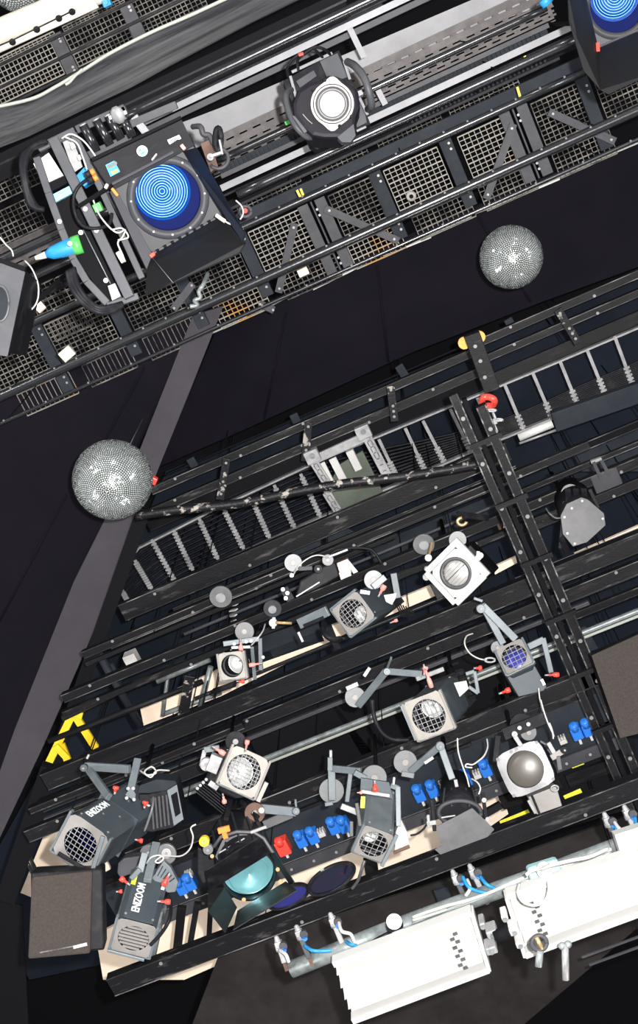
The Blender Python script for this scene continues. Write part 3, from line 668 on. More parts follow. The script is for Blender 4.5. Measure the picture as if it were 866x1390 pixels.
# cross truss running towards the viewer's lower right
tr = thing('cross_truss', P(749, 800, 5.75), 'long black cross truss with chipped edges running down the right side', 'truss')
for k, dx in enumerate((-17, -5, 13)):
    W = P(745+dx, 800, 5.75); a = along(W, YA, py=545+dx*.5); b = along(W, YA, py=1105)
    rl = MB().bar(a, b, (.05, .03, .06)[k], .06, ZA, .03).build('chord', ('beam', 'matte', 'beam')[k], tr, bevel=.003)
    ed = 'paintchip'
    s_ = XA*(.026 if k == 2 else .022)
    for sg in (-1, 1):
        if k == 1: continue
        MB().bar(a+s_*sg, b+s_*sg, .007, .004, ZA, -.002).build('bare_edge', 'edge', rl)
    L = (b-a).length
    if k != 1: bits(rl, 'bolt', 'bolt', [a+(b-a)*((j+.5)/10)-ZA*.004 for j in range(10)], boltmk(.013, .010))
W = P(745, 800, 5.7); a = along(W, YA, py=560); b = along(W, YA, py=1100)
for j in range(7):
    c = a+(b-a)*((j+.5)/7)+ZA*.06; MB().bar(c-XA*.1, c+XA*.1, .03, .03, YA, 0).build('tie_bar', 'beam', tr)
tp = tag(MB().bar(P(640, 453, 6.3), P(668, 530, 6.3), .10, .05, ZA, 0).build('hanging_bar', 'beam_scuffed', bevel=.004), 'scuffed brown-black bar above the red shackle, with amber pads at its top', 'bar')
bits(tp, 'bolt', 'bolt', [P(645, 470, 6.26), P(652, 490, 6.26), P(658, 512, 6.26)], boltmk(.012))
for x, y in [(630, 465), (650, 457)]:
    MB().disc(P(x, y, 6.45), -ZA, .04, .02, 20).build('amber_pad', 'amber', tp)
sh = thing('shackle', P(661, 546, 5.6), 'red shackle with silver chain links on the cross truss', 'shackle')
MB().tube(smooth_path([Q(*p) for p in [(654, 548, 6.2), (656, 540, 6.15), (664, 539, 6.15), (671, 543, 6.15), (669, 550, 6.2), (660, 551, 6.2)]]), .020, 10).build('shackle_body', 'red', sh)
for i, (x, y) in enumerate([(667, 557), (671, 565), (668, 574), (673, 582), (676, 570)]):
    c = Q(x, y, 6.15); u = idir(.35, .9) if i % 2 else idir(.9, .1); v = BACK
    MB().tube([c+u*.025*math.cos(q)+ (v if i % 2 else idir(-.9, .35))*.014*math.sin(q) for q in [2*PI*k/12 for k in range(13)]], .007, 6, False).build('chain_link', 'alu', sh)
# dirty sagging black tube
tag(MB().tube(smooth_path([P(*p, 6.2) for p in [(185, 700), (240, 692), (320, 684), (400, 668), (470, 656), (540, 648), (600, 639), (668, 626)]]), .030, 10).build('scuffed_pole', 'paintchip'), 'scuffed black pole with white paint marks lying across the cable ladder', 'pole')
# left end vertical beam under hem
tag(MB().bar(P(196, 690, 6.9), P(30, 1160, 6.9), .10, .06, ZA, 0).build('end_beam', 'matte'), 'black end beam following the edge of the left cloth', 'beam')
tag(MB().bar(P(70, 1040, 6.4), P(8, 1220, 6.4), .14, .08, ZA, 0).build('end_beam', 'matte'), 'black end beam at the lower left under the hem', 'beam')
o = MB().bar(P(204, 650, 6.6), P(213, 654, 6.6), .05, .05).build('red_hook', 'red', bevel=.008); tag(o, 'small red hook beside the left mirror ball', 'hook')
# socket rail
sr = thing('socket_rail', P(463, 1118, 6.1), 'long slate-blue trunking carrying blue sockets and one red socket', 'trunking')
a = P(150, 1232, 6.1); b = P(835, 966, 6.1)
MB().bar(a, b, .34, .10, ZA, .05).build('trunking_body', 'flat', sr, bevel=.004)
off = (b-a).normalized().cross(ZA); off = off if w2c(off).y < 0 else -off
lp = MB().bar(a+off*.215, b+off*.215, .09, .02, ZA, -.01).build('lower_lip', 'flat2', sr)
bits(lp, 'screw', 'alu', [a+(b-a)*t+off*.215-ZA*.012-ZA*.01 for t in [.03+.045*k for k in range(21)]], boltmk(.010, .006))
def socket(name, x, y, m, label, up=True, s=1.0):
    c = P(x, y, 5.98); r = thing(name, c, label, 'plug', 'plugs on the slate trunking')
    u = (b-a).normalized(); v = off
    MB().box(c, .035*s, .045*s, .045, u, v, ZA).build('plug_body', m, r, bevel=.010)
    MB().lathe([(0, 0), (.026, 0), (.030, .05), (.022, .06), (0, .06)], c-v*.03-ZA*.03, (-v-ZA*.4), 14).build('cap', m, r)
    MB().box(c+v*.055-ZA*.02, .008, .030, .006, u, v, ZA).build('latch', 'offwhite', r)
    return r
for (x, y, lab) in [(409, 1139, 'blue plug right of the red plug'), (425, 1134, 'half-hidden blue plug second right of the red plug'), (453, 1121, 'blue plug left of the yellow-labelled spot'), (467, 1119, 'blue plug half hidden by the yellow-labelled spot'), (569, 1077, 'blue plug left of the closed panel lamp'), (587, 1071, 'blue plug with black cable above the closed panel lamp'), (632, 1056, 'blue plug behind white safety cable'), (659, 1043, 'blue plug left of the round lens lamp'), (782, 993, 'blue plug between round lens lamp and cross truss'), (797, 988, 'blue plug nearest the cross truss'), (247, 1203, 'blue plug left of the barn door lamp'), (259, 1197, 'second blue plug, touching the barn door lamp')]:
    socket('blue_plug', x, y, 'blue', lab)
socket('red_plug', 384, 1148, 'red', 'large red plug right of the barn door lamp', s=1.25)
for (x, y, lab) in [(437, 1131, 'white outlet beside the blue plugs in the middle'), (602, 1066, 'white outlet above the closed panel lamp'), (648, 1052, 'white outlet right of the white safety cable'), (764, 1005, 'white outlet left of the blue plugs near the truss'), (257, 1188, 'white outlet over the two left blue plugs')]:
    r = thing('white_outlet', P(x, y, 5.98), lab, 'outlet', 'white outlets on the trunking'); c = P(x, y, 5.98)
    MB().box(c, .024, .014, .03, (b-a).normalized(), off, ZA).build('outlet_body', 'offwhite', r, bevel=.003)
    for k in (-1, 0, 1): MB().box(c-off*.022+(b-a).normalized()*.018*k, .005, .012, .02, (b-a).normalized(), off, ZA).build('prong_guard', 'offwhite', r)
# hazard tape
for i, (x0, y0, x1, y1, w) in enumerate([(763, 1040, 812, 1022, .035), (766, 1083, 789, 1073, .035), (679, 1117, 718, 1101, .03), (675, 1075, 684, 1071, .03), (776, 1041, 792, 1035, .025)]):
    a_ = P(x0, y0, 6.25); b_ = P(x1, y1, 6.25); o = MB().bar(a_, b_, w, .004).build('hazard_tape', 'ylabel')
    tag(o, ['yellow and black tape strip right of the round lens lamp', 'yellow and black tape strip below right of the round lens lamp', 'yellow and black tape strip lower left of the round lens lamp', 'tiny yellow tape piece left of the round lens lamp', 'short yellow tape piece under the topmost strip'][i], 'tape', 'yellow tape strips')
for i, (x0, y0, x1, y1) in enumerate([(680, 1090, 760, 1060), (770, 1060, 830, 1038), (690, 1125, 850, 1065)]):
    tag(MB().bar(P(x0, y0, 6.3), P(x1, y1, 6.3), .10, .03).build('step_board', 'beam'), 'black board edge between the tape strips, %s' % ['left', 'right', 'lowest'][i], 'board')
# yellow ladder
yl = thing('yellow_ladder', P(95, 1000, 6.9), 'bright yellow ladder end at the left between black tubes', 'ladder')
for (x0, y0, x1, y1) in [(99, 968, 64, 1040), (100, 968, 130, 1015), (83, 1010, 92, 1032)]:
    MB().bar(P(x0, y0, 6.7), P(x1, y1, 6.7), .055, .03).build('rail', 'yellow', yl, bevel=.004)
for (x0, y0, x1, y1) in [(91, 966, 112, 972), (75, 1012, 92, 1030)]:
    MB().bar(P(x0, y0, 6.66), P(x1, y1, 6.66), .05, .02).build('rung', 'yellow', yl, bevel=.003)
# small objects
o = MB().box(P(180, 896, 6.6), .045, .06, .05).box(P(180, 896, 6.6)-ZA*.05, .035, .045, .004).build('junction_box', 'offwhite', bevel=.004); tag(o, 'small white junction box left of the beige spot', 'box')
t = thing('wall_switch', P(684, 713, 6.5), 'small brown square switch box with white arrow left of the cross truss', 'switch')
MB().box(P(684, 713, 6.5), .042, .042, .03).build('box_body', 'copper', t, bevel=.004); MB().bar(P(684, 716, 6.42), P(684, 710, 6.42), .006, .004).build('arrow', 'text', t)
t = thing('pipe_clamp', P(627, 706, 6.3), 'black and brass pipe clamp above the white-faced lamp', 'clamp')
MB().bar(Q(621, 698, 6.6), Q(662, 703, 6.7), .04, .03, BACK).build('arm', 'black', t, bevel=.003)
MB().tube([Q(627+6*math.cos(q), 708+5*math.sin(q), 6.55) for q in [2*PI*k/16 for k in range(13)]], .011, 8).build('jaw', 'brass', t)
t = thing('beam_bracket', P(818, 642, 6.4), 'grey two-pronged bracket plate right of the cross truss', 'bracket')
MB().box(P(823, 652, 6.4), .09, .06, .012).build('plate', 'flat2', t, bevel=.003)
for (x0, y0, x1, y1) in [(805, 626, 816, 650), (815, 623, 827, 645)]: MB().bar(P(x0, y0, 6.35), P(x1, y1, 6.35), .022, .03).build('prong', 'flat2', t)
MB().bar(P(802, 627, 6.35), P(816, 622, 6.35), .018, .03).build('cross_piece', 'alu', t)
# round clear bulbs / wall discs behind
for (x, y, r, lab, m) in [(300, 809, .075, 'round glass-like grey knob disc left above the beige spot', 'disc'), (575, 738, .07, 'grey round disc left of the white-faced lamp', 'disc'), (370, 825, .06, 'dim grey round disc right above the beige spot', 'flat2')]:
    o = tag(MB().disc(P(x, y, 6.3), -ZA, r, .02, 28).build('round_disc', m, bevel=.002), lab, 'disc')
    MB().disc(P(x, y, 6.3)-ZA*.02, -ZA, r*.45, .015, 20).build('hub', 'alu', o)
# white wrapped bundle
t = thing('white_bundle', P(316, 832, 6.6), 'white crumpled tape bundle on the thin rail above the beige spot', 'tape')
for k in range(4): MB().bar(P(311+k*1.5, 822+k*7, 6.55), P(322-k, 820+k*7.5, 6.5), .025, .008, YA).build('tape_loop', 'offwhite', t)
# loudspeakers
sp = thing('loudspeaker', P(90, 1240, 4.9), 'dark brown-grilled loudspeaker at the lower left corner', 'speaker')
Tm = frame(Q(88, 1238, 5.3), Q(100, 1215, 5.75), idir(.99, -.04))
MB(Tm).prism([(-.19, -.225, 0), (.125, -.215, 0), (.145, .20, 0), (-.165, .185, 0)], (0, 0, -.04)).build('grille', 'speaker', sp, bevel=.012)
MB(Tm).box((.01, -.005, -.19), .185, .205, .14).build('cabinet', 'black', sp, bevel=.01)
MB(Tm).bar((-.13, -.195, .004), (.10, -.165, .004), .006, .004, (0, 0, 1)).build('grille_slot', 'edge', sp); MB(Tm).bar((.04, -.178, .006), (.11, -.165, .006), .016, .004, (0, 0, 1)).build('badge', 'alu', sp)
sp = thing('loudspeaker', P(860, 935, 6.0), 'brown-grilled loudspeaker cut off by the right edge', 'speaker')
MB().prism([Q(x, y, 6.1) for x, y in [(803, 890), (900, 846), (930, 980), (842, 1002)]], BACK*.02).build('grille', 'speaker', sp)
MB().prism([Q(x, y, 6.15) for x, y in [(804, 891), (900, 848), (928, 980), (843, 1000)]], BACK*.15).build('cabinet', 'black', sp)
tag(MB().prism([P(x, y, 6.5) for x, y in [(765, 862), (795, 850), (812, 880), (780, 892)]], (0, 0, .02)).build('ribbed_board', 'flat'), 'ribbed dark strip board beside the right loudspeaker', 'board')
# ================================================================== lanterns
PX = K / F
def sz(px, d): return px * d * PX                       # metres for an image length at camera depth d
def armbar(parent, p, q, wpx, name='yoke_arm', m='body_lt', h=.02, lift=0):
    d = (p[2]+q[2])/2
    o = MB().bar(Q(*p), Q(*q), sz(wpx, d), h, BACK).build(name, m, parent, bevel=.003); return o
def disc(parent, x, y, d, rpx, m='disc', ax=None, name='clamp_disc', th=.012):
    ax = ax or (-BACK)
    o = MB().disc(Q(x, y, d), ax, sz(rpx, d), th, 32).build(name, m, parent, bevel=.002)
    MB().disc(Q(x, y, d)+Vector(ax)*th, ax, sz(rpx, d)*.28, .012, 16).build('wing_nut', 'plate', o); return o
def knob(parent, x, y, d, dx, dy, L=13, w=8, m='red', label='red knob'):
    a = Q(x, y, d); u = idir(dx, dy); l = sz(L, d); r = sz(w, d)/2
    o = MB().lathe([(0, 0), (r*.5, 0), (r*.45, l*.35), (r*.9, l*.5), (r, l*.75), (r*.85, l), (0, l)], a-u*l/2, u, 12).build('knob', m, parent); o['label'] = label
    MB().tube([a-u*l*.9, a-u*l*.45], r*.35, 8).build('threaded_shaft', 'alu', o); return o
def bolts_on(parent, pts, d, r=.008, m='alu'): bits(parent, 'screw', m, [Q(x, y, d) for x, y in pts], lambda mb: mb.disc((0,0,0), -BACK, r, .005, 8))

def optics(root, T, r, depth, lens_m='glass', dish_m='reflector', dish_r=None, off=(0,0), grid=0, gel=None, tube_m='black', lens_z=-.02, bulb=True, ring=True):
    dr = dish_r or r*.72
    ox, oy = off
    MB(T).lathe([(r*1.02, -.004), (r*1.02, -depth), (0, -depth)], (0,0,0), (0,0,1), 32).build('barrel', tube_m, root)
    prof = [(dr, -depth*.45)] + [(dr*math.sin(t), -depth*.45-dr*.55*math.cos(t)) for t in [PI/2*(1-k/8) for k in range(9)]]
    prof = [(dr*math.sin(PI/2*(1-k/10)), -depth*.42-dr*.5*math.cos(PI/2*(1-k/10))) for k in range(11)]
    d_ = MB(T).lathe([(dr*1.08, -depth*.42)]+prof, (ox, oy, 0), (0,0,1), 32).build('reflector', dish_m, root)
    if bulb: MB(T).lathe([(0, .0), (r*.14, -.01), (r*.16, -.03), (r*.1, -.06), (0, -.06)], (ox, oy, -depth*.42), (0,0,1), 14).build('lamp_bulb', 'pearl', d_)
    if ring: MB(T).lathe([(r*.86, lens_z-.02), (r*.98, lens_z-.02), (r*.98, lens_z-.01), (r*.86, lens_z-.01), (r*.86, lens_z-.02)], (0,0,0), (0,0,1), 32).build('lens_ring', 'flat2', root)
    ln = MB(T).lathe([(r*.95*math.sin(t)/math.sin(.6), lens_z-.03+r*1.4*(math.cos(t)-math.cos(.6))) for t in [.6*(1-k/8) for k in range(9)]], (0,0,0), (0,0,1), 32).build('lens', lens_m, root)
    if gel: MB(T).disc((0, 0, -.012), (0,0,1), r*.98, .0015, 32).build('colour_gel', gel, root)
    if grid:
        g = MB(T)
        gn = max(2, int(grid*.6))
        for i in range(-gn, gn+1):
            t = i/(gn+.5)*r; w = math.sqrt(max(0, r*r-t*t))
            g.box((t, 0, -.003), .0016, w, .0016); g.box((0, t, -.006), w, .0016, .0016)
        g.build('wire_guard', 'alu', root)

def lantern(name, label, f, r_, xd, s, plate='plate', body='body', cut=.03, hole=.41, grid=4, gel=None, house_w=1.0, fins=True, dish_off=(.0, .0), dish_m='reflector', dish_r=.72, lens='glass', cat='stage light', tail=.35, group=None, bulb=True):
    """box lantern: f=(x,y,depth) of the front plate centre, r_=(x,y,depth) of the rear, xd image direction of the plate's x side, s plate size in px"""
    A = Q(*f); B = Q(*r_); S = sz(s, f[2]); L = (A-B).length
    root = thing(name, A, label, cat, group); T = frame(A, B, idir(*xd))
    MB(T).holeplate(S, S, S*hole, .004, 0, S*cut*4).build('front_plate', plate, root, bevel=.001)
    for sg in (-1, 1):
        MB(T).box((sg*S*.49, 0, -.012), .007, S*.49, .016).build('plate_rail', 'body_lt' if plate != 'plate_pale' else 'plate', root, bevel=.002)
    MB(T).box((0, -S*.49, -.012), S*.49, .006, .012).build('plate_rail', 'body_lt', root, bevel=.002)
    w = S*.47*house_w; c = S*.12; z0 = -.018; z1 = -L*(1-tail)
    def octo(w, h, c, z): return [(-w+c, -h, z), (w-c, -h, z), (w, -h+c, z), (w, h-c, z), (w-c, h, z), (-w+c, h, z), (-w, h-c, z), (-w, -h+c, z)]
    # housing shell (open at the front)
    mb = MB(T); rings = [octo(w*.99, w*.99, c, z0), octo(w, w, c, z0-.01), octo(w, w, c, z1), octo(w*.82, w*.82, c, z1-.012)]
    vs = [v for r in rings for v in r]; fs = []
    for i in range(3):
        for k in range(8): fs.append((i*8+k, i*8+(k+1)%8, (i+1)*8+(k+1)%8, (i+1)*8+k))
    fs.append(tuple(range(24, 32))); mb._add(vs, fs); hs = mb.build('housing', body, root, bevel=.003)
    optics(root, T, S*hole*.98, min(.28, max(.10, L*.6)), lens, dish_m, S*hole*dish_r, (dish_off[0]*S, dish_off[1]*S), grid, gel, bulb=bulb)
    if fins:
        lh = MB(T).box((0, 0, (z1-L)/2-.01), w*.78, w*.78, (L+z1)/2*.95).build('lamp_house', body, root, bevel=.006)
        n = 6
        for k in range(n):
            zz = z1-.02+(-L-z1+.02)*(k+.5)/n
            MB(T).box((0, 0, zz), w*.92, w*.92, .004).build('cooling_fin', 'black', lh)
    topz = CAMZ+min(6.6, (B.z-CAMZ)/K+.55)*K
    MB().tube([B+ZA*S*.2, Vector((B.x, B.y, topz))], .012, 8).build('hanging_stem', 'matte', root)
    bits(hs, 'screw', 'alu', [T @ Vector((sx*w*.7, w+.001, z)) for sx in (-1, 1) for z in (z0-.03, z1+.03)], lambda mb: mb.disc((0,0,0), (T.to_3x3() @ Vector((0,1,0))), .007, .004, 8))
    return root, T, S, L, w

# ---- grey grid spot in the centre (L3)
root, T, S, L, w = lantern('box_spotlight', 'slate box spotlight with wire grid and bent left arm, above the centre of the rig', (479, 833, 6.3), (524, 812, 6.75), (33, 40), 48, grid=5, dish_off=(.14, .02), dish_r=.55, dish_m='reflector_soft')
armbar(root, (406, 847, 6.35), (445, 829, 6.3), 14, 'side_arm', 'body_lt', .03)
armbar(root, (412, 850, 6.33), (440, 838, 6.3), 5, 'arm_slot', 'black', .01)
armbar(root, (446, 850, 6.4), (458, 880, 6.5), 9, 'yoke_arm', 'black')
armbar(root, (534, 778, 6.5), (540, 812, 6.5), 9, 'yoke_arm', 'body')
armbar(root, (506, 797, 6.2), (523, 783, 6.2), 9, 'bracket', 'body_lt')
disc(root, 507, 787, 6.35, 13)
knob(root, 519, 800, 6.1, .5, -.9, 13, 8, 'pink', 'faded red knob'); knob(root, 536, 843, 6.2, 1, -.4, 8, 5, 'pink', 'faded red knob')
MB().prism([Q(x, y, 6.3) for x, y in [(521, 808), (538, 805), (537, 812), (532, 821), (524, 817)]], BACK*.01).build('corner_bracket', 'plate_pale', root)
MB().bar(Q(489, 803, 6.2), Q(502, 805, 6.2), sz(5, 6.2), .002, BACK).build('name_sticker', 'text', root)
for k in range(7): MB().bar(Q(536+k*3.6, 817+k*1.5, 6.5), Q(546+k*2.8, 838-k*.4, 6.5), sz(1.8, 6.5), .02, BACK).build('cooling_fin', 'matte', root)
MB().tube(smooth_path([Q(*p) for p in [(438, 852, 6.3), (442, 862, 6.25), (452, 868, 6.25), (462, 867, 6.3)]]), .018, 10).build('rubber_grip', 'black', root)
MB().bar(Q(405, 858, 6.3), Q(411, 871, 6.3), sz(3, 6.3), .01, BACK).build('end_clip', 'offwhite', root)
# ---- screw clamp left of it
t = thing('screw_clamp', Q(372, 845, 6.4), 'silver screw clamp with long copper rod left of the slate grid spot', 'clamp')
MB().disc(Q(371, 845, 6.4), -BACK, sz(6, 6.4), .03, 16).build('clamp_body', 'alu', t, bevel=.003); MB().tube([Q(374, 845, 6.35), Q(396, 846, 6.35)], sz(2, 6.4), 10).build('screw_rod', 'brass', t)
MB().bar(Q(372, 838, 6.35), Q(371, 853, 6.35), sz(4, 6.4), .02, BACK).build('handle', 'alu', t)
# ---- beige spot (L4)
root, T, S, L, w = lantern('box_spotlight', 'small beige-fronted box spotlight with three red knobs, left of centre', (315, 904, 6.3), (341, 893, 6.6), (35, -5), 38, plate='plate_pale', body='black', grid=0, dish_off=(.08, .05), dish_r=.9, dish_m='reflector_soft', tail=.45)
disc(root, 332, 857, 6.5, 13, 'wing')
armbar(root, (303, 874, 6.35), (352, 867, 6.35), 7, 'yoke_bar', 'body_lt'); armbar(root, (353, 866, 6.4), (354, 910, 6.4), 6, 'yoke_arm', 'body'); armbar(root, (314, 879, 6.3), (340, 878, 6.3), 4, 'tilt_bar', 'alu')
armbar(root, (342, 878, 6.35), (346, 922, 6.4), 5, 'side_frame', 'body_lt')
knob(root, 327, 877, 6.15, .05, 1, 12, 7, 'pink', 'faded red knob'); knob(root, 345, 902, 6.15, -1, .15, 14, 6, 'pink', 'faded red knob'); knob(root, 328, 925, 6.15, 1, 0, 8, 6, 'red')
bolts_on(root, [(318, 874), (334, 871), (341, 870), (357, 892)], 6.3, .011)
MB().tube([Q(291, 938, 6.5), Q(318, 929, 6.4)], .018, 10).build('rear_handle', 'black', root)
cable('safety_cable', [(341, 876, 6.3), (350, 866, 6.25), (357, 856, 6.3), (360, 847, 6.4)], .0045, 'offwhite', 'thin white safety cable above the small beige spotlight')
# ---- large grid spot (L5)
root, T, S, L, w = lantern('box_spotlight', 'large pale-fronted box spotlight with long bent arm, lower centre', (582, 972, 5.9), (618, 936, 6.4), (47, -20), 57, plate='plate_pale', body='body', cut=.02, grid=6, dish_off=(.03, .12), dish_r=.62, dish_m='reflector_soft')
armbar(root, (486, 958, 6.1), (524, 911, 6.0), 10, 'yoke_arm', 'body_lt'); armbar(root, (523, 911, 6.0), (573, 915, 5.95), 9, 'yoke_arm', 'body_lt'); armbar(root, (565, 922, 5.95), (602, 908, 5.98), 6, 'tilt_bar', 'alu')
disc(root, 482, 946, 6.2, 14); disc(root, 525, 911, 5.95, 5, 'body_lt', name='pivot', th=.03)
armbar(root, (526, 906, 5.95), (531, 893, 5.9), 3, 'locking_pin', 'body_lt')
knob(root, 577, 909, 5.8, .2, -1, 9, 8, 'pink', 'faded red knob'); knob(root, 582, 922, 5.78, .35, 1, 24, 7, 'pink', 'long faded knob')
MB().prism([Q(x, y, 6.0) for x, y in [(616, 927), (633, 924), (636, 935), (624, 946)]], BACK*.012).build('corner_bracket', 'plate_pale', root)
for (p, q) in [((632, 915), (644, 911)), ((644, 911), (649, 941)), ((649, 941), (636, 932))]: armbar(root, (*p, 6.1), (*q, 6.1), 5, 'handle', 'body_lt')
MB().bar(Q(545, 957, 5.95), Q(565, 1004, 5.95), sz(5, 5.9), .03, BACK).build('side_channel', 'body_lt', root)
for k in range(6): MB().bar(Q(613+k*4.6, 902+k*9, 6.2), Q(622+k*4.6, 899+k*9, 6.2), sz(3, 6.2), .03, BACK).build('cooling_fin', 'matte', root)
armbar(root, (470, 935, 6.0), (486, 928, 6.0), 6, 'clamp_lever', 'alu'); armbar(root, (494, 918, 5.98), (502, 906, 5.98), 5, 'wing_bolt', 'alu')
cable('power_cable', [(505, 950, 6.0), (506, 962, 6.0), (510, 980, 6.0), (520, 996, 6.0), (535, 1004, 6.0), (556, 1004, 6.0)], .014, 'black', 'thick black cable curving under the large pale-fronted spotlight')
# ---- violet lens spot (L6)
root, T, S, L, w = lantern('box_spotlight', 'slate spotlight with violet-blue lens and V-shaped arms, beside the cross truss', (698, 891, 6.1), (716, 926, 6.35), (40, -17), 42, grid=3, gel=None, lens='blue_lens', dish_off=(0, 0), tail=.1, fins=False)
armbar(root, (654, 820, 6.15), (683, 874, 6.15), 9, 'yoke_arm', 'body_lt'); armbar(root, (655, 822, 6.1), (700, 868, 6.1), 10, 'yoke_arm', 'body_lt')
disc(root, 652, 826, 6.05, 6, 'body_lt', name='pivot', th=.03); armbar(root, (643, 812, 6.1), (655, 816, 6.1), 4, 'wing_bolt', 'body_lt')
armbar(root, (717, 878, 6.1), (738, 868, 6.1), 9, 'side_bracket', 'body_lt'); armbar(root, (737, 866, 6.1), (748, 913, 6.1), 7, 'side_bracket', 'body_lt')
disc(root, 675, 879, 6.25, 9, 'disc'); knob(root, 752, 916, 6.0, 1, -.05, 14, 7); knob(root, 687, 938, 6.0, 1, -.4, 12, 8); knob(root, 650, 907, 6.1, 1, 0, 8, 8)
MB().prism([Q(x, y, 6.12) for x, y in [(686, 916), (726, 904), (742, 932), (738, 938), (704, 946)]], BACK*.18).build('rear_housing', 'body', root, bevel=.004)
armbar(root, (735, 922, 6.0), (739, 930, 6.0), 4, 'sticker', 'text', .002)
cable('safety_cable', [(642, 860, 6.1), (633, 864, 6.05), (631, 875, 6.0), (638, 887, 6.0), (650, 894, 6.0), (661, 896, 6.0)], .0045, 'offwhite', 'white safety cable loop left of the violet-lens spotlight')
tag(MB().tube([Q(665+7*math.cos(q), 896+3*math.sin(q), 5.98) for q in [2*PI*k/14 for k in range(15)]], .006, 6).build('cable_hook', 'alu'), 'small oval steel hook at the end of the white cable loop', 'hook')
cable('safety_cable', [(731, 934, 6.0), (733, 950, 6.0), (738, 968, 5.95), (747, 984, 5.95), (752, 1000, 5.95)], .0045, 'offwhite', 'thin white cable hanging below the violet-lens spotlight')
# ---- bright reflector spot (L7)
root, T, S, L, w = lantern('box_spotlight', 'silver-fronted box spotlight with dazzling reflector and black finned side, left centre', (331, 1048, 5.85), (306, 1052, 6.15), (52, 22), 58, plate='plate_pale', body='wing', grid=7, dish_off=(-.02, .02), dish_r=.8, dish_m='reflector_soft', tail=.3)
disc(root, 320, 1006, 6.0, 14, 'black'); knob(root, 299, 1020, 5.7, .8, .5, 15, 8, 'pink', 'faded red knob'); knob(root, 335, 1010, 5.7, .2, -1, 11, 7, 'pink', 'faded red knob'); knob(root, 304, 1086, 5.7, .2, 1, 10, 7, 'pink', 'faded red knob')
armbar(root, (277, 1018, 6.0), (298, 1015, 6.0), 8, 'yoke_bar', 'body_lt'); armbar(root, (278, 1018, 6.0), (273, 1040, 6.0), 6, 'yoke_arm', 'alu')
disc(root, 281, 1036, 5.95, 9, 'alu', name='focus_knob', th=.05); MB().box(Q(291, 1036, 5.9), .035, .05, .04, idir(1, .4), idir(-.4, 1), BACK).build('side_block', 'alu', root, bevel=.004)
armbar(root, (284, 1062, 5.9), (296, 1070, 5.9), 8, 'side_plate', 'alu')
hs = MB().prism([Q(x, y, 6.1) for x, y in [(280, 1060), (265, 1072), (303, 1102), (312, 1088)]], BACK*.08).build('heat_sink', 'matte', root)
for k in range(6): MB().bar(Q(279-k*2.6, 1062+k*2.2, 6.02), Q(313-k*2.0, 1089+k*2.8, 6.02), sz(1.6, 6), .05, BACK).build('heat_sink_fin', 'black', hs)
bolts_on(root, [(268, 1070), (272, 1066), (276, 1062), (280, 1058)], 6.0, .010)
armbar(root, (362, 1062, 5.8), (350, 1088, 5.8), 6, 'side_channel', 'plate_pale')
# arm going to the right: belongs to barn-door lamp's neighbour
t = thing('lamp_hanger', Q(355, 1105, 5.9), 'grey bent hanging arm with round disc between bright reflector spot and red plug', 'bracket')
armbar(t, (352, 1097, 5.9), (402, 1102, 5.9), 12, 'arm', 'body_lt', .03); armbar(t, (358, 1120, 5.95), (396, 1104, 5.95), 12, 'arm', 'wing', .03)
disc(t, 346, 1103, 5.8, 14, 'copper'); disc(t, 402, 1100, 5.8, 5, 'body_lt', name='pivot', th=.03); armbar(t, (401, 1085, 5.85), (402, 1095, 5.85), 3, 'locking_pin', 'body_lt'); bolts_on(t, [(355, 1100)], 5.72, .018)
# ---- big slate spot with lettering (L8)
root, T, S, L, w = lantern('box_spotlight', 'large slate box spotlight with white lettering, navy grid lens facing lower left', (109, 1147, 5.5), (186, 1096, 5.98), (50, 27), 69, plate='plate', body='body', grid=5, gel='gel_navy', dish_off=(0, 0), dish_m='gel_navy_body', fins=False, tail=.02, cut=.035, hole=.36, bulb=False)
Tt = T @ Matrix.Translation((-S*.18, w+.0015, -.045-L*.2))
R_ = Matrix(((0, 1, 0, 0), (0, 0, 1, 0), (1, 0, 0, 0), (0, 0, 0, 1)))
def face_text(root, T, c, txt, size, xdir, ydir, nrm, m='text', squash=.85):
    mm = Matrix((xdir, ydir, nrm)).transposed().to_4x4(); mm.translation = Vector(c)
    mb = MB(); text_into(mb, txt, size, T @ mm, .0008, squash, size*.02); return mb.build('lettering', m, root)
face_text(root, T, (-S*.22, w+.001, -.03-L*.23), 'ENIZOOM', .058, Vector((0, 0, -1)), Vector((-1, 0, 0)), Vector((0, 1, 0)))
MB(T).box((S*.3, w+.001, -L*.83), .018, .001, .035).build('white_sticker', 'text', root)
for (x, z) in [(0, -.30), (.05, -.17), (-.02, -.12)]: MB(T).disc((x, w, -L*abs(z)*2.2), (0, 1, 0), .007, .004, 8).build('screw', 'disc', root)
bk = MB(T).box((0, 0, -L*.5), w*1.02, w*1.02, .004).build('band', 'body', root)
armbar(root, (117, 1040, 5.9), (176, 1044, 5.8), 11, 'yoke_bar', 'body_lt', .03); armbar(root, (119, 1042, 5.9), (148, 1082, 5.7), 10, 'yoke_arm', 'body_lt', .03); armbar(root, (187, 1031, 5.75), (178, 1070, 5.65), 10, 'yoke_arm', 'body_lt', .03)
disc(root, 115, 1041, 5.85, 5, 'body', name='pivot', th=.04); armbar(root, (118, 1030, 5.9), (121, 1024, 5.9), 3, 'locking_pin', 'alu')
MB().prism([Q(x, y, 5.6) for x, y in [(170, 1079), (178, 1068), (184, 1078), (183, 1087)]], BACK*.012).build('pivot_plate', 'body_lt', root); bolts_on(root, [(174, 1070), (181, 1070), (172, 1083), (182, 1085)], 5.55, .010)
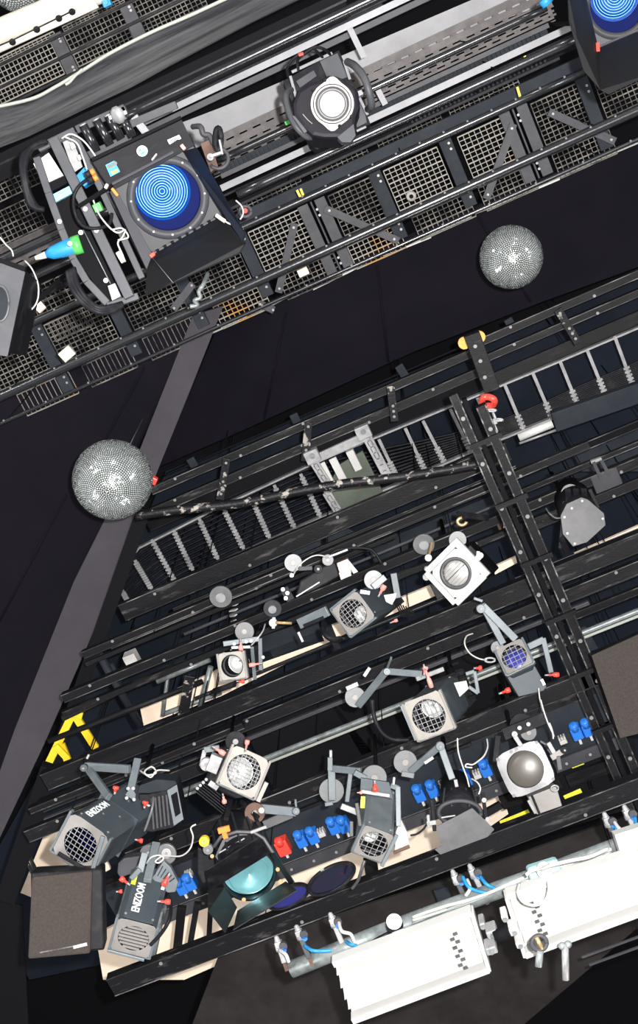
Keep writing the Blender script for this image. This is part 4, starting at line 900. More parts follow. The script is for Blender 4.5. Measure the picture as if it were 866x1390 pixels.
knob(root, 157, 1071, 5.5, .2, -1, 8, 9); knob(root, 197, 1091, 5.5, .2, -1, 7, 9); knob(root, 190, 1141, 5.5, 1, .2, 8, 7, 'red')
armbar(root, (121, 1183, 5.45), (79, 1158, 5.45), 5, 'lower_rail', 'black'); armbar(root, (140, 1135, 5.42), (126, 1180, 5.42), 6, 'side_channel', 'body_lt')
# its separate lamp house with vents
lh = MB().prism([Q(x, y, 5.85) for x, y in [(188, 1078), (202, 1078), (226, 1072), (240, 1064), (250, 1113), (234, 1124), (206, 1130), (190, 1126)]], BACK*.22).build('lamp_house', 'black', root, bevel=.006)
MB().prism([Q(x, y, 5.84) for x, y in [(186, 1077), (190, 1066), (212, 1058), (238, 1060), (240, 1064), (226, 1073), (202, 1077)]], BACK*.2).build('top_cover', 'flat', lh, bevel=.003)
for k in range(5): MB().bar(Q(206+k*5, 1083-k*1.2, 5.83), Q(209+k*5.2, 1125-k*1.4, 5.83), sz(2.6, 5.8), .02, BACK).build('vent_slat', 'flat2', lh)
MB().prism([Q(x, y, 5.83) for x, y in [(227, 1073), (240, 1065), (249, 1112), (236, 1121)]], BACK*.01).build('side_plate', 'body_lt', lh)
MB().prism([Q(x, y, 5.82) for x, y in [(232, 1080), (240, 1075), (245, 1104), (238, 1109)]], BACK*.01).build('dark_window', 'matte', lh)
cable('power_cable', [(208, 1082, 5.75), (207, 1095, 5.7), (202, 1112, 5.7), (196, 1128, 5.72)], .007, 'disc', 'thin grey cable in front of the vented black lamp house')
cable('safety_cable', [(190, 1046, 5.75), (200, 1052, 5.7), (212, 1049, 5.7), (206, 1041, 5.68), (196, 1048, 5.7), (205, 1055, 5.7), (213, 1046, 5.7), (230, 1046, 5.75)], .005, 'offwhite', 'tangled pale string tied above the vented lamp house')
# ---- upright slate spot with lettering (L9)
root, T, S, L, w = lantern('box_spotlight', 'upright slate box spotlight with white lettering and yellow sticker, beside the loudspeaker', (181, 1274, 5.25), (201, 1196, 5.55), (57, 17), 58, plate='plate', body='body', grid=0, fins=False, tail=.02, cut=.03, hole=.37, dish_off=(0, 0), dish_m='wing', bulb=False)
face_text(root, T, (-S*.12, w+.001, -L*.42), 'ENIZOOM', .058, Vector((0, 0, -1)), Vector((-1, 0, 0)), Vector((0, 1, 0)))
MB(T).box((-S*.34, w+.001, -L*.72), .012, .001, .05).build('yellow_sticker', 'ylabel', root); MB(T).box((S*.38, w+.001, -L*.72), .009, .001, .035).build('white_sticker', 'text', root)
for k in range(-3, 4): MB(T).box((0, k*S*.1, -.004), math.sqrt(max(.0001, (S*.36)**2-(k*S*.1)**2)), .006, .003).build('grille_bar', 'plate', root)
armbar(root, (200, 1196, 5.35), (212, 1145, 5.5), 11, 'yoke_bar', 'body_lt', .03); armbar(root, (178, 1193, 5.4), (190, 1180, 5.4), 7, 'yoke_arm', 'body_lt'); armbar(root, (190, 1184, 5.42), (197, 1158, 5.45), 9, 'yoke_arm', 'body_lt')
disc(root, 226, 1158, 5.6, 14, 'disc', th=.03); disc(root, 226, 1158, 5.52, 7, 'alu', name='hub'); disc(root, 202, 1158, 5.62, 12, 'wing')
tri = MB().prism([Q(x, y, 5.45) for x, y in [(206, 1192), (222, 1168), (232, 1178), (242, 1198), (238, 1211), (228, 1212), (218, 1205)]], BACK*.05).build('vented_end', 'body_lt', root, bevel=.004)
for k in range(6): MB().bar(Q(210+k*4, 1187+k*2, 5.43), Q(217+k*4, 1172+k*4, 5.43), sz(1.3, 5.4), .01, BACK).build('vent_slat', 'flat', tri)
MB().prism([Q(x, y, 5.5) for x, y in [(160, 1172), (168, 1165), (190, 1162), (182, 1185), (163, 1192), (159, 1185)]], BACK*.10).build('side_cover', 'flat2', root, bevel=.006)
knob(root, 168, 1195, 5.2, -.8, -.6, 12, 8); knob(root, 225, 1196, 5.3, -.5, 1, 14, 9); knob(root, 225, 1224, 5.2, 1, .05, 13, 8); knob(root, 163, 1210, 5.2, 1, -.1, 6, 6)
armbar(root, (146, 1290, 5.2), (196, 1303, 5.2), 4, 'lower_rail', 'body_lt')
cable('power_cable', [(229, 1216, 5.3), (232, 1232, 5.25), (229, 1250, 5.2), (218, 1268, 5.2), (204, 1283, 5.2)], .010, 'black', 'black cable curving down beside the upright slate spotlight')
cable('safety_cable', [(199, 1172, 5.4), (205, 1164, 5.35), (216, 1161, 5.35), (222, 1165, 5.35), (216, 1171, 5.35), (211, 1169, 5.35), (222, 1162, 5.38), (245, 1162, 5.45), (258, 1152, 5.5), (262, 1136, 5.5), (259, 1124, 5.5), (266, 1119, 5.5)], .0045, 'offwhite', 'long white safety cable winding above the upright slate spotlight')
# ---- yellow labelled spot (L12)
root, T, S, L, w = lantern('box_spotlight', 'slate spotlight with small yellow label and wire grid, above the white wedge box', (507, 1146, 5.6), (513, 1082, 5.95), (42, 17), 47, plate='plate', body='body_lt', grid=4, dish_off=(-.1, -.10), dish_r=.55, dish_m='reflector_soft', fins=False, tail=.05)
armbar(root, (450, 1044, 5.9), (451, 1086, 5.9), 10, 'yoke_arm', 'body_lt', .03); armbar(root, (450, 1043, 5.9), (490, 1047, 5.85), 9, 'yoke_bar', 'body_lt', .03); armbar(root, (476, 1047, 5.88), (471, 1088, 5.88), 6, 'yoke_arm', 'body_lt', .03)
armbar(root, (481, 1048, 5.8), (497, 1057, 5.8), 8, 'yoke_bar', 'body_lt', .03); disc(root, 450, 1073, 6.0, 17); disc(root, 508, 1055, 5.95, 17); armbar(root, (449, 1018, 5.9), (449, 1030, 5.9), 4, 'locking_pin', 'alu'); armbar(root, (448, 1028, 5.88), (448, 1046, 5.88), 7, 'pivot', 'body_lt')
MB().prism([Q(x, y, 5.62) for x, y in [(490, 1056), (528, 1062), (533, 1084), (489, 1076)]], BACK*.02).build('top_cover', 'body', root); armbar(root, (490, 1074, 5.6), (529, 1080, 5.6), 5, 'top_rail', 'alu')
knob(root, 509, 1069, 5.5, .05, 1, 11, 8, 'red'); knob(root, 489, 1076, 5.5, 1, 0, 5, 5, 'pink', 'faded red knob')
armbar(root, (493, 1081, 5.58), (492, 1097, 5.58), 6, 'yellow_label', 'ylabel', .002)
armbar(root, (540, 1068, 5.75), (541, 1122, 5.7), 7, 'yoke_arm', 'body_lt', .02); armbar(root, (530, 1066, 5.75), (541, 1070, 5.75), 7, 'yoke_bar', 'body_lt', .02)
armbar(root, (463, 1094, 5.7), (486, 1103, 5.7), 8, 'focus_screw', 'alu', .02); armbar(root, (484, 1090, 5.6), (489, 1121, 5.6), 5, 'side_frame', 'wing'); armbar(root, (477, 1115, 5.6), (477, 1135, 5.6), 5, 'side_frame', 'wing')
armbar(root, (539, 1133, 5.55), (518, 1176, 5.55), 5, 'side_channel', 'body_lt'); armbar(root, (535, 1055, 5.7), (534, 1065, 5.7), 3, 'clip', 'offwhite'); armbar(root, (441, 1092, 5.85), (452, 1090, 5.85), 5, 'wing_bolt', 'body_lt')
cable('power_cable', [(495, 1168, 5.6), (491, 1180, 5.6), (486, 1195, 5.65), (478, 1206, 5.7)], .009, 'wing', 'grey cable dropping from the yellow-labelled spotlight')
wd = thing('wedge_box', Q(545, 1138, 5.75), 'white wedge-shaped box right of the yellow-labelled spotlight', 'box')
MB().prism([Q(x, y, 5.7) for x, y in [(544, 1112), (553, 1130), (556, 1146), (536, 1155), (537, 1130)]], BACK*.12).build('shell', 'white', wd, bevel=.006); armbar(wd, (534, 1158, 5.7), (556, 1149, 5.7), 4, 'lower_edge', 'copper')
cable('power_cable', [(557, 1134, 5.8), (566, 1132, 5.8), (574, 1126, 5.8), (580, 1118, 5.8)], .006, 'black', 'thin black cable from the white wedge box to the closed panel lamp')
# ---- white faced lamp (L1)
A = Q(619, 778, 6.4); root = thing('flood_lamp', A, 'white square-fronted lamp with ribbed round lens, left of the cross truss', 'stage light')
T = frame(A, Q(655, 765, 6.85), idir(46, 44)); S = sz(66, 6.4)
MB(T).holeplate(S*.78, S*.78, S*.32, .012, .0, 0).build('front_plate', 'white', root, bevel=.002)
for (c, hx, hy) in [((0, S*.47), S*.5, S*.075), ((0, -S*.44), S*.44, S*.055), ((S*.45, 0), S*.07, S*.42), ((-S*.44, .0), S*.06, S*.42)]: MB(T).box((c[0], c[1], .014), hx, hy, .016).build('frame_bar', 'white', root, bevel=.004)
MB(T).lathe([(S*.33, .0), (S*.34, .012), (S*.27, .008), (S*.26, -.01)], (0, 0, 0), (0, 0, 1), 32).build('lens_ring', 'wing', root)
MB(T).lathe([(S*.29*math.sin(t)/math.sin(.7), -.02+S*.36*(math.cos(t)-math.cos(.7))) for t in [.7*(1-k/8) for k in range(9)]], (0, 0, 0), (0, 0, 1), 32).build('lens', 'pearl', root)
for k in range(-3, 4): MB(T).box((k*S*.07, 0, .02), .0012, math.sqrt((S*.26)**2-(k*S*.07)**2), .001).build('lens_rib', 'plate', root)
MB(T).box((0, 0, .024), .003, S*.27, .003).build('guard_bar', 'wing', root)
MB(T).prism([(-S*.40, -S*.40, -.02), (S*.40, -S*.40, -.02), (S*.40, S*.40, -.02), (-S*.40, S*.40, -.02)], (0, 0, -.42)).build('housing', 'matte', root, bevel=.01)
armbar(root, (636, 742, 6.5), (652, 758, 6.5), 6, 'yoke_arm', 'black'); armbar(root, (649, 748, 6.4), (648, 762, 6.4), 5, 'bolt_bracket', 'alu'); bolts_on(root, [(649, 757), (652, 754)], 6.35, .02)
armbar(root, (586, 737, 6.45), (582, 755, 6.4), 3, 'screw_handle', 'brass'); disc(root, 581, 757, 6.4, 5, 'alu', name='clamp_nut', th=.03); disc(root, 578, 783, 6.5, 5, 'disc', name='side_knob', th=.04); disc(root, 579, 772, 6.52, 4, 'disc', name='side_knob', th=.04)
disc(root, 621, 733, 6.6, 12); armbar(root, (588, 792, 6.5), (598, 812, 6.5), 10, 'yoke_arm', 'black')
# ---- closed barn-door lamp (L2)
A = Q(790, 706, 6.3); root = thing('barn_door_lamp', A, 'black lamp with large closed grey hexagonal barn door, right of the cross truss', 'stage light')
MB().prism([Q(x, y, 6.3) for x, y in [(761, 700), (769, 684), (789, 675), (798, 678), (820, 697), (822, 713), (797, 736), (778, 742), (764, 725)]], BACK*.006).build('barn_door', 'wing', root, bevel=.002)
a = Q(787, 700, 6.36); b = Q(775, 672, 6.8); MB().tube([a, a+(b-a)*.5, b], sz(26, 6.4), 24).build('housing', 'matte', root)
for x in (773, 784, 795): armbar(root, (x-3, 664, 6.42), (x-1, 686, 6.36), 8, 'housing_rib', 'black')
disc(root, 774, 670, 6.6, 13, 'disc'); armbar(root, (766, 680, 6.4), (760, 745, 6.4), 5, 'yoke_arm', 'beam'); armbar(root, (800, 664, 6.4), (812, 690, 6.4), 5, 'yoke_arm', 'beam'); armbar(root, (762, 730, 6.35), (770, 750, 6.4), 8, 'hinge_block', 'black')
bolts_on(root, [(766, 702), (776, 690), (790, 680), (818, 704), (770, 724), (780, 738)], 6.28, .008)
cable('safety_cable', [(741, 690, 6.4), (746, 697, 6.35), (754, 703, 6.35), (762, 703, 6.35)], .005, 'disc', 'thin grey cable left of the closed barn door')
# ---- brown/copper ended lamp (L15)
A = Q(440, 775, 6.6); root = thing('leather_lamp', A, 'black lamp with copper-brown end and white card, above the slate grid spot', 'stage light')
MB().prism([Q(x, y, 6.6) for x, y in [(400, 812), (408, 788), (440, 768), (455, 762), (462, 782), (430, 800)]], BACK*.15).build('housing', 'black', root, bevel=.01)
MB().prism([Q(x, y, 6.5) for x, y in [(456, 764), (473, 757), (478, 778), (462, 784)]], BACK*.12).build('copper_end', 'copper', root, bevel=.006)
MB().prism([Q(x, y, 6.45) for x, y in [(460, 778), (474, 772), (477, 781), (463, 787)]], BACK*.004).build('white_card', 'offwhite', root); MB().prism([Q(x, y, 6.46) for x, y in [(473, 760), (486, 776), (480, 779), (474, 770)]], BACK*.004).build('grey_flap', 'plate', root)
disc(root, 398, 764, 6.7, 12); armbar(root, (405, 772, 6.6), (424, 771, 6.6), 6, 'yoke_bar', 'flat2'); disc(root, 432, 772, 6.5, 6, 'black', name='side_knob', th=.04); disc(root, 445, 760, 6.5, 8, 'wing', name='cable_gland', th=.03)
armbar(root, (385, 798, 6.55), (395, 815, 6.55), 12, 'clamp_body', 'black'); bolts_on(root, [(384, 800), (390, 805), (388, 812), (396, 781)], 6.45, .014)
cable('safety_cable', [(398, 781, 6.5), (404, 770, 6.45), (415, 760, 6.45), (428, 754, 6.45), (440, 755, 6.45), (448, 761, 6.5)], .0045, 'offwhite', 'white cable arching over the copper-ended lamp')
cable('power_cable', [(446, 757, 6.5), (455, 748, 6.5), (475, 744, 6.5), (500, 745, 6.5), (510, 752, 6.5), (518, 765, 6.5)], .009, 'black', 'black cable arching right of the copper-ended lamp')
armbar(root, (402, 810, 6.4), (434, 790, 6.4), 2, 'bare_edge', 'alu', .004); armbar(root, (446, 756, 6.45), (472, 746, 6.45), 3, 'silver_rod', 'alu')
# ---- round lens lamp (L14)
A = Q(713, 1044, 5.75); root = thing('round_lens_lamp', A, 'lamp with silver square bezel and dark round lens glowing in the middle, lower right', 'stage light')
T = frame(A, Q(727, 1034, 6.1), idir(62, -27)); S = sz(66, 5.75)
mb = MB(T); n = 40; r = S*.385
outer = []
for k in range(n):
    an = 2*PI*(k+.5)/n; c_, s_ = math.cos(an), math.sin(an); t_ = .5*S*(1/(abs(c_)**5+abs(s_)**5))**(1/5); outer.append((c_*t_*1.02, s_*t_*.96))
vs = [(x, y, 0) for x, y in outer]+[(r*math.cos(2*PI*(k+.5)/n), r*math.sin(2*PI*(k+.5)/n), .006) for k in range(n)]+[(x, y, -.03) for x, y in outer]+[(r*math.cos(2*PI*(k+.5)/n), r*math.sin(2*PI*(k+.5)/n), -.03) for k in range(n)]
fs = []
for k in range(n):
    j = (k+1) % n; fs += [(k, j, n+j, n+k), (2*n+k, 3*n+k, 3*n+j, 2*n+j), (k, 2*n+k, 2*n+j, j), (n+k, n+j, 3*n+j, 3*n+k)]
mb._add(vs, fs); mb.build('front_bezel', 'alu', root, bevel=.001)
MB(T).lathe([(r, -.01), (r*.98, -.16), (0, -.16)], (0, 0, 0), (0, 0, 1), 32).build('barrel', 'wing', root)
MB(T).lathe([(r*.62*math.sin(PI/2*(1-k/10)), -.09-r*.4*math.cos(PI/2*(1-k/10))) for k in range(11)], (0, 0, 0), (0, 0, 1), 32).build('reflector', 'reflector_soft', root)
lm_ = MB(T).lathe([(r*.97*math.sin(t)/math.sin(.6), -.03+r*1.4*(math.cos(t)-math.cos(.6))) for t in [.6*(1-k/8) for k in range(9)]], (0, 0, 0), (0, 0, 1), 32).build('lens', 'smoked', root)
MB(T).box((S*.02, 0, -.15), S*.44, S*.40, .11).build('housing', 'black', root, bevel=.02)
for (sx, sy) in [(-.44, .40), (.44, .40), (-.44, -.40), (.44, -.40), (0, .44), (-.12, .43)]: MB(T).disc((S*sx, S*sy, .0), (0, 0, 1), .010, .004, 10).build('screw', 'disc', root)
lb = MB().prism([Q(x, y, 5.85) for x, y in [(717, 1082), (755, 1067), (763, 1094), (729, 1106)]], BACK*.10).build('base_box', 'plate', root, bevel=.004)
armbar(lb, (722, 1080, 5.8), (733, 1106, 5.8), 3, 'rod', 'black'); armbar(lb, (717, 1086, 5.8), (727, 1104, 5.8), 4, 'edge_strip', 'alu')
armbar(root, (698, 998, 5.75), (707, 1012, 5.75), 6, 'tilt_lever', 'alu'); disc(root, 698, 996, 5.7, 4, 'alu', name='lever_eye', th=.02)
disc(root, 708, 985, 5.95, 17, 'black'); armbar(root, (683, 997, 5.85), (745, 972, 5.85), 16, 'yoke_bar', 'black', .03); bits(root, 'bolt', 'alu', [Q(705, 988, 5.7), Q(717, 983, 5.7)], lambda mb: mb.disc((0,0,0), -BACK, .012, .006, 12))
disc(root, 717, 994, 5.9, 11, 'disc', name='lower_disc'); armbar(root, (676, 998, 5.9), (672, 1034, 5.9), 8, 'yoke_arm', 'black', .03)
for k in range(5): armbar(root, (733+k*5, 1006+k*5, 5.85), (744+k*4, 1012+k*8, 5.85), 3, 'ring_rib', 'black' if k % 2 else 'wing')
armbar(root, (748, 1029, 5.75), (766, 1018, 5.75), 8, 'side_clamp', 'plate', .02); disc(root, 765, 1017, 5.7, 5, 'black', name='side_knob', th=.03); armbar(root, (744, 1008, 5.75), (752, 1022, 5.75), 6, 'side_spring', 'alu', .02); armbar(root, (757, 1025, 5.75), (760, 1045, 5.75), 6, 'side_plate', 'wing', .02)
MB().tube([Q(753+5*math.cos(q), 1070+4*math.sin(q), 5.75) for q in [2*PI*k/12 for k in range(13)]], .005, 6).build('wire_eye', 'alu', root)
cable('safety_cable', [(734, 950, 5.8), (738, 965, 5.8), (744, 982, 5.8), (750, 995, 5.8), (751, 1003, 5.8)], .0045, 'offwhite', 'white safety cable above the round lens lamp')
# ---- closed panel lamp (L13)
A = Q(620, 1100, 5.7); root = thing('panel_lamp', A, 'black round lamp covered by a grey square panel, in front of the blue sockets', 'stage light')
a = Q(624, 1105, 5.75); b = Q(618, 1064, 6.15); MB().tube([a, b], sz(27, 5.75), 28, r1=sz(20, 6.1)).build('housing', 'black', root)
for k, x in enumerate((598, 610, 634, 645)): armbar(root, (x+3, 1094, 5.70), (x+1-(x-620)*.2, 1070, 5.86), 2.2, 'housing_rib', 'flat2', .01)
MB().tube([Q(624+29*math.cos(q), 1103+16*math.sin(q), 5.68) for q in [2*PI*k/28 for k in range(29)]], .012, 8).build('front_ring', 'flat2', root)
MB().prism([Q(x, y, 5.6) for x, y in [(592, 1122), (641, 1097), (660, 1115), (671, 1126), (662, 1136), (598, 1160), (590, 1153), (599, 1148)]], BACK*.005).build('front_panel', 'wing', root)
armbar(root, (597, 1010, 5.9), (614, 1058, 5.85), 9, 'yoke_arm', 'body_lt', .03); armbar(root, (596, 1013, 5.9), (557, 1047, 5.95), 9, 'yoke_arm', 'body_lt', .03); disc(root, 597, 1012, 5.85, 6, 'body_lt', name='pivot', th=.03)
disc(root, 550, 1034, 6.0, 16); armbar(root, (545, 1050, 5.9), (562, 1053, 5.9), 7, 'clamp_jaw', 'disc'); armbar(root, (588, 1028, 5.85), (576, 1036, 5.85), 4, 'white_tag', 'offwhite'); armbar(root, (618, 1058, 5.8), (620, 1068, 5.8), 5, 'top_bolt', 'alu')
armbar(root, (586, 1086, 5.75), (590, 1128, 5.7), 5, 'yoke_side', 'black'); armbar(root, (655, 1076, 5.75), (660, 1112, 5.7), 5, 'yoke_side', 'black'); armbar(root, (579, 1118, 5.65), (592, 1116, 5.65), 6, 'side_handle', 'alu'); armbar(root, (581, 1106, 5.65), (582, 1124, 5.65), 4, 'side_handle', 'alu'); bolts_on(root, [(662, 1112), (657, 1086)], 5.65, .014)
armbar(root, (599, 1110, 5.66), (618, 1107, 5.66), 2, 'wire_clip', 'alu', .004)
cable('safety_cable', [(621, 1002, 5.7), (622, 1020, 5.7), (628, 1040, 5.7), (634, 1056, 5.7), (637, 1068, 5.7)], .0045, 'offwhite', 'white safety cable hanging to the closed panel lamp')
cable('safety_cable', [(661, 1003, 5.8), (662, 1014, 5.75), (657, 1026, 5.7), (648, 1034, 5.7), (641, 1038, 5.7), (634, 1037, 5.7), (632, 1041, 5.7), (641, 1042, 5.7)], .0045, 'offwhite', 'white curved safety cable beside a blue socket above the closed panel lamp')
cable('safety_cable', [(640, 1057, 5.7), (648, 1062, 5.65), (652, 1070, 5.65), (650, 1078, 5.65)], .0045, 'offwhite', 'short pale cable end at the right shoulder of the closed panel lamp')
# ---- barn door fresnel (L11)
A = Q(338, 1186, 5.5); root = thing('barn_door_fresnel', A, 'large black fresnel lamp with open barn doors and pale teal lens, orange knob on top', 'stage light')
T = frame(A, Q(320, 1124, 5.95), idir(1, -.25)); R = sz(36, 5.5); L = (A-Q(320, 1124, 5.95)).length
MB(T).lathe([(R*.98, .02), (R*1.04, .02), (R*1.04, -.03), (R*.98, -.03), (R*.98, .02)], (0, 0, 0), (0, 0, 1), 36).build('front_ring', 'black', root)
MB(T).lathe([(R*1.02, -.03), (R*1.05, -.10), (R*1.05, -L*.8), (R*.8, -L), (0, -L*1.05)], (0, 0, 0), (0, 0, 1), 36).build('housing', 'black', root)
for k in range(12):
    an = 2*PI*k/12; c_, s_ = math.cos(an), math.sin(an); MB(T).bar((R*1.06*c_, R*1.06*s_, -.08), (R*1.06*c_, R*1.06*s_, -L*.8), .012, .012, (c_, s_, 0)).build('housing_rib', 'flat', root)
ln = []
for k in range(13):
    rr = R*.97*(1-k/12.0); ln.append((rr, -.05+.055*(1-(rr/R)**2))); ln.append((max(0, rr-R*.012), -.056+.055*(1-(rr/R)**2)))
MB(T).lathe(ln, (0, 0, 0), (0, 0, 1), 36).build('lens', 'teal_lens', root)
MB(T).lathe([(R*.74, .008), (R*.76, .016), (R*.78, .008)], (0, 0, 0), (0, 0, 1), 36).build('bright_ring', 'teal_lens', root)
def flap(pts, ds, m='black', name='barn_door'):
    p = [Q(x, y, d) for (x, y), d in zip(pts, ds)]; nrm = (p[1]-p[0]).cross(p[2]-p[0]).normalized()
    return MB().prism(p, nrm*.006).build(name, m, root, bevel=.0015)
flap([(280, 1182), (350, 1138), (368, 1158), (284, 1210)], [5.3, 5.3, 5.4, 5.4])
flap([(283, 1208), (305, 1204), (322, 1232), (306, 1266), (283, 1236)], [5.4, 5.45, 5.45, 5.15, 5.15], 'panel_black')
flap([(322, 1236), (388, 1196), (403, 1208), (316, 1262)], [5.4, 5.45, 5.2, 5.2], 'panel_black')
flap([(366, 1158), (373, 1158), (399, 1198), (392, 1200)], [5.42, 5.35, 5.3, 5.4])
MB().tube([Q(x, y, 5.5) for x, y in [(290, 1150), (300, 1136), (322, 1129), (345, 1130), (358, 1138), (372, 1160), (380, 1180)]], .010, 8).build('door_frame', 'wing', root)
MB().prism([Q(x, y, 5.6) for x, y in [(292, 1163), (302, 1140), (332, 1130), (340, 1138), (322, 1150), (296, 1168)]], BACK*.02).build('vent_cover', 'wing', root)
armbar(root, (297, 1158, 5.55), (332, 1138, 5.55), 2, 'vent_wire', 'alu', .005)
a1 = armbar(root, (313, 1086, 5.9), (307, 1112, 5.75), 7, 'yoke_arm', 'black'); armbar(root, (328, 1088, 5.9), (350, 1110, 5.75), 6, 'yoke_arm', 'black'); armbar(root, (346, 1108, 5.8), (366, 1150, 5.7), 5, 'yoke_arm', 'black')
armbar(root, (296, 1128, 5.45), (312, 1124, 5.45), 8, 'orange_knob', 'orange', .03); armbar(root, (303, 1126, 5.47), (307, 1138, 5.47), 7, 'orange_knob_stem', 'orange', .03)
disc(root, 278, 1140, 5.45, 7, 'yellow', name='yellow_knob', th=.05); disc(root, 283, 1151, 5.5, 7, 'disc', name='side_knob', th=.04)
MB().prism([Q(x, y, 5.7) for x, y in [(268, 1150), (290, 1160), (294, 1195), (275, 1200), (268, 1185)]], BACK*.12).build('side_box', 'black', root, bevel=.006)
bolts_on(root, [(288, 1162), (381, 1196), (331, 1221), (377, 1180)], 5.38, .011, 'brass'); armbar(root, (340, 1130, 5.5), (362, 1122, 5.5), 4, 'silver_clip', 'alu')
# gel frames
for (x, y, d, rx, ry, an, m, lab) in [(391, 1217, 5.75, 29, 18, -28, 'gel_navy_body', 'round blue colour filter in black rim behind the barn door lamp'), (450, 1193, 5.65, 34, 21, -33, 'gel_dark', 'dark round filter in black rim between barn door lamp and yellow-labelled spotlight')]:
    g = thing('filter_frame', Q(x, y, d), lab, 'filter'); ca, sa = math.cos(math.radians(an)), math.sin(math.radians(an))
    u = idir(ca, sa)*sz(rx, d); minor = idir(-sa, ca); ph = math.acos(ry/rx); v = (minor*math.cos(ph)+BACK*math.sin(ph))*sz(rx, d)
    nn = u.cross(v).normalized()
    MB().tube([Q(x, y, d)+u*math.cos(q)+v*math.sin(q) for q in [2*PI*k/36 for k in range(37)]], .012, 8, False).build('rim', 'black', g)
    MB().disc(Q(x, y, d)-nn*.002, nn, sz(rx, d)*.98, .004, 36).build('filter_sheet', m, g)
    MB().bar(Q(x, y, d)-v*1.0, Q(x, y, d)-v*1.15, .02, .01).build('clip', 'alu', g)
# ================================================================== mirror balls
def mirror_ball(x, y, d, rpx, label, wire=True, tile=.0105):
    C0 = Q(x, y, d); R = sz(rpx, d)
    root = thing('mirror_ball', C0, label, 'mirror ball', 'mirror balls')
    MB().sphere(C0, R*.985, 40).build('core', 'matte', root)
    rnd = random.Random(int(x)); mb = MB(); n = int(PI*R/(tile+.003))
    for i in range(n):
        th = PI*(i+.5)/n; rr = R*math.sin(th); m = max(3, int(2*PI*rr/(tile+.003)))
        for k in range(m):
            ph = 2*PI*k/m + i*.7
            nrm = Vector((math.sin(th)*math.cos(ph), math.sin(th)*math.sin(ph), math.cos(th)))
            e1 = Vector((-math.sin(ph), math.cos(ph), 0)); e2 = nrm.cross(e1)
            j = Vector((rnd.gauss(0, .075), rnd.gauss(0, .075), rnd.gauss(0, .075)))
            n2 = (nrm+j).normalized(); e1 = (e1-n2*e1.dot(n2)).normalized(); e2 = n2.cross(e1)
            c = C0+nrm*R; h = tile*.46
            mb._add([c-e1*h-e2*h, c+e1*h-e2*h, c+e1*h+e2*h, c-e1*h+e2*h], [(0, 1, 2, 3)])
    t = mb.build('mirror_tiles', 'mirror', root); t['kind'] = 'stuff'
    top = C0+ZA*R
    MB().lathe([(0, 0), (.04, 0), (.035, .03), (.012, .04), (.012, .07), (0, .07)], top, ZA, 16).build('top_cap', 'alu', root)
    if wire: MB().tube([top+ZA*.06, Vector((top.x, top.y, CAMZ+7.2*K*.995))], .0035, 6).build('hanging_wire', 'alu', root)
    return root
mirror_ball(153, 651, 6.4, 54.5, 'larger mirror ball hanging on a thin wire before the left black cloth')
mirror_ball(694, 349, 6.5, 43, 'smaller mirror ball hanging before the wide black cloth at upper right', tile=.0098)
mirror_ball(24, -22, 5.9, 37, 'third mirror ball cut off by the top left corner', wire=False, tile=.013)

# ================================================================== big blue fresnel (upper left)
A = Q(228, 268, 4.6); root = thing('blue_fresnel', A, 'big black stage lamp with blue ringed lens and black barn doors, upper left', 'stage light')
dxu = idir(.905, -.425)
T = frame(A, Q(222, 262, 5.3), dxu)          # nearly facing the viewer
S = sz(128, 4.6)
MB(T).holeplate(S*.98, S*.92, sz(44, 4.6), .010, 0, .04).build('front_plate', 'dark_plate', root, bevel=.002)
MB(T).lathe([(sz(44, 4.6), .002), (sz(45, 4.6), .012), (sz(55, 4.6), .010), (sz(56, 4.6), .0), (sz(44, 4.6), .002)], (0, 0, 0), (0, 0, 1), 48).build('lens_rim', 'dark_plate2', root)
bits(root, 'screw', 'alu', [T @ Vector((sz(50, 4.6)*math.cos(a_), sz(50, 4.6)*math.sin(a_), .014)) for a_ in [2*PI*k/12+.2 for k in range(12)]], lambda mb: mb.disc((0,0,0), -BACK, .005, .003, 8))
MB(T).box((0, 0, -.36), S*.5, S*.5, .28).build('housing', 'black', root, bevel=.01)
r = sz(44, 4.6)
MB(T).lathe([(r, .0), (r, -.066)], (0, 0, 0), (0, 0, 1), 48).build('barrel', 'blue_inner', root)
dsk = []
NR = 17; off = (-.012, .035, 0)
rl = sz(38, 4.6)
for k in range(NR+1):
    rr = rl*(1-k/NR); dsk.append((rr, -.055+.050*(1-(rr/rl)**2))); dsk.append((max(0, rr-rl*.012), -.0567+.050*(1-(rr/rl)**2)))
MB(T).lathe([(rl*1.03, -.062), (rl*1.03, -.052), (rl, -.050)]+dsk, off, (0, 0, 1), 56, False).build('fresnel_lens', 'blue_fresnel', root)
for k in range(1, 11):
    q = rl*(1-k/11); h_ = -.0545+.050*(1-(q/rl)**2)
    MB(T).lathe([(q+.0022, h_), (q, h_+.0015), (q-.0022, h_), (q+.0022, h_)], off, (0, 0, 1), 48).build('lens_ridge', 'blue_ridge', root)
MB(T).disc((0, 0, -.066), (0, 0, 1), r, .001, 48).build('blue_filter', 'blue_inner', root)
def fpan(pts, d, m, name, th=.006, parent=None, ds=None):
    p = [Q(x, y, (ds[i] if ds else d)) for i, (x, y) in enumerate(pts)]
    return MB().prism(p, BACK*th).build(name, m, parent or root, bevel=.0015)
tp = fpan([(125, 219), (246, 161), (263, 197), (151, 259)], 4.5, 'dark_plate', 'upper_barn_door', .012, ds=[4.45, 4.45, 4.55, 4.55])
fpan([(125, 219), (246, 161), (245, 157), (124, 214)], 4.44, 'matte', 'folded_edge', .03, tp)
st = fpan([(143, 224), (155, 218), (163, 233), (150, 240)], 4.46, 'sticker', 'blue_label', .001, tp)
fpan([(150, 233), (159, 229), (161, 233), (152, 237)], 4.455, 'led', 'display', .001, st)
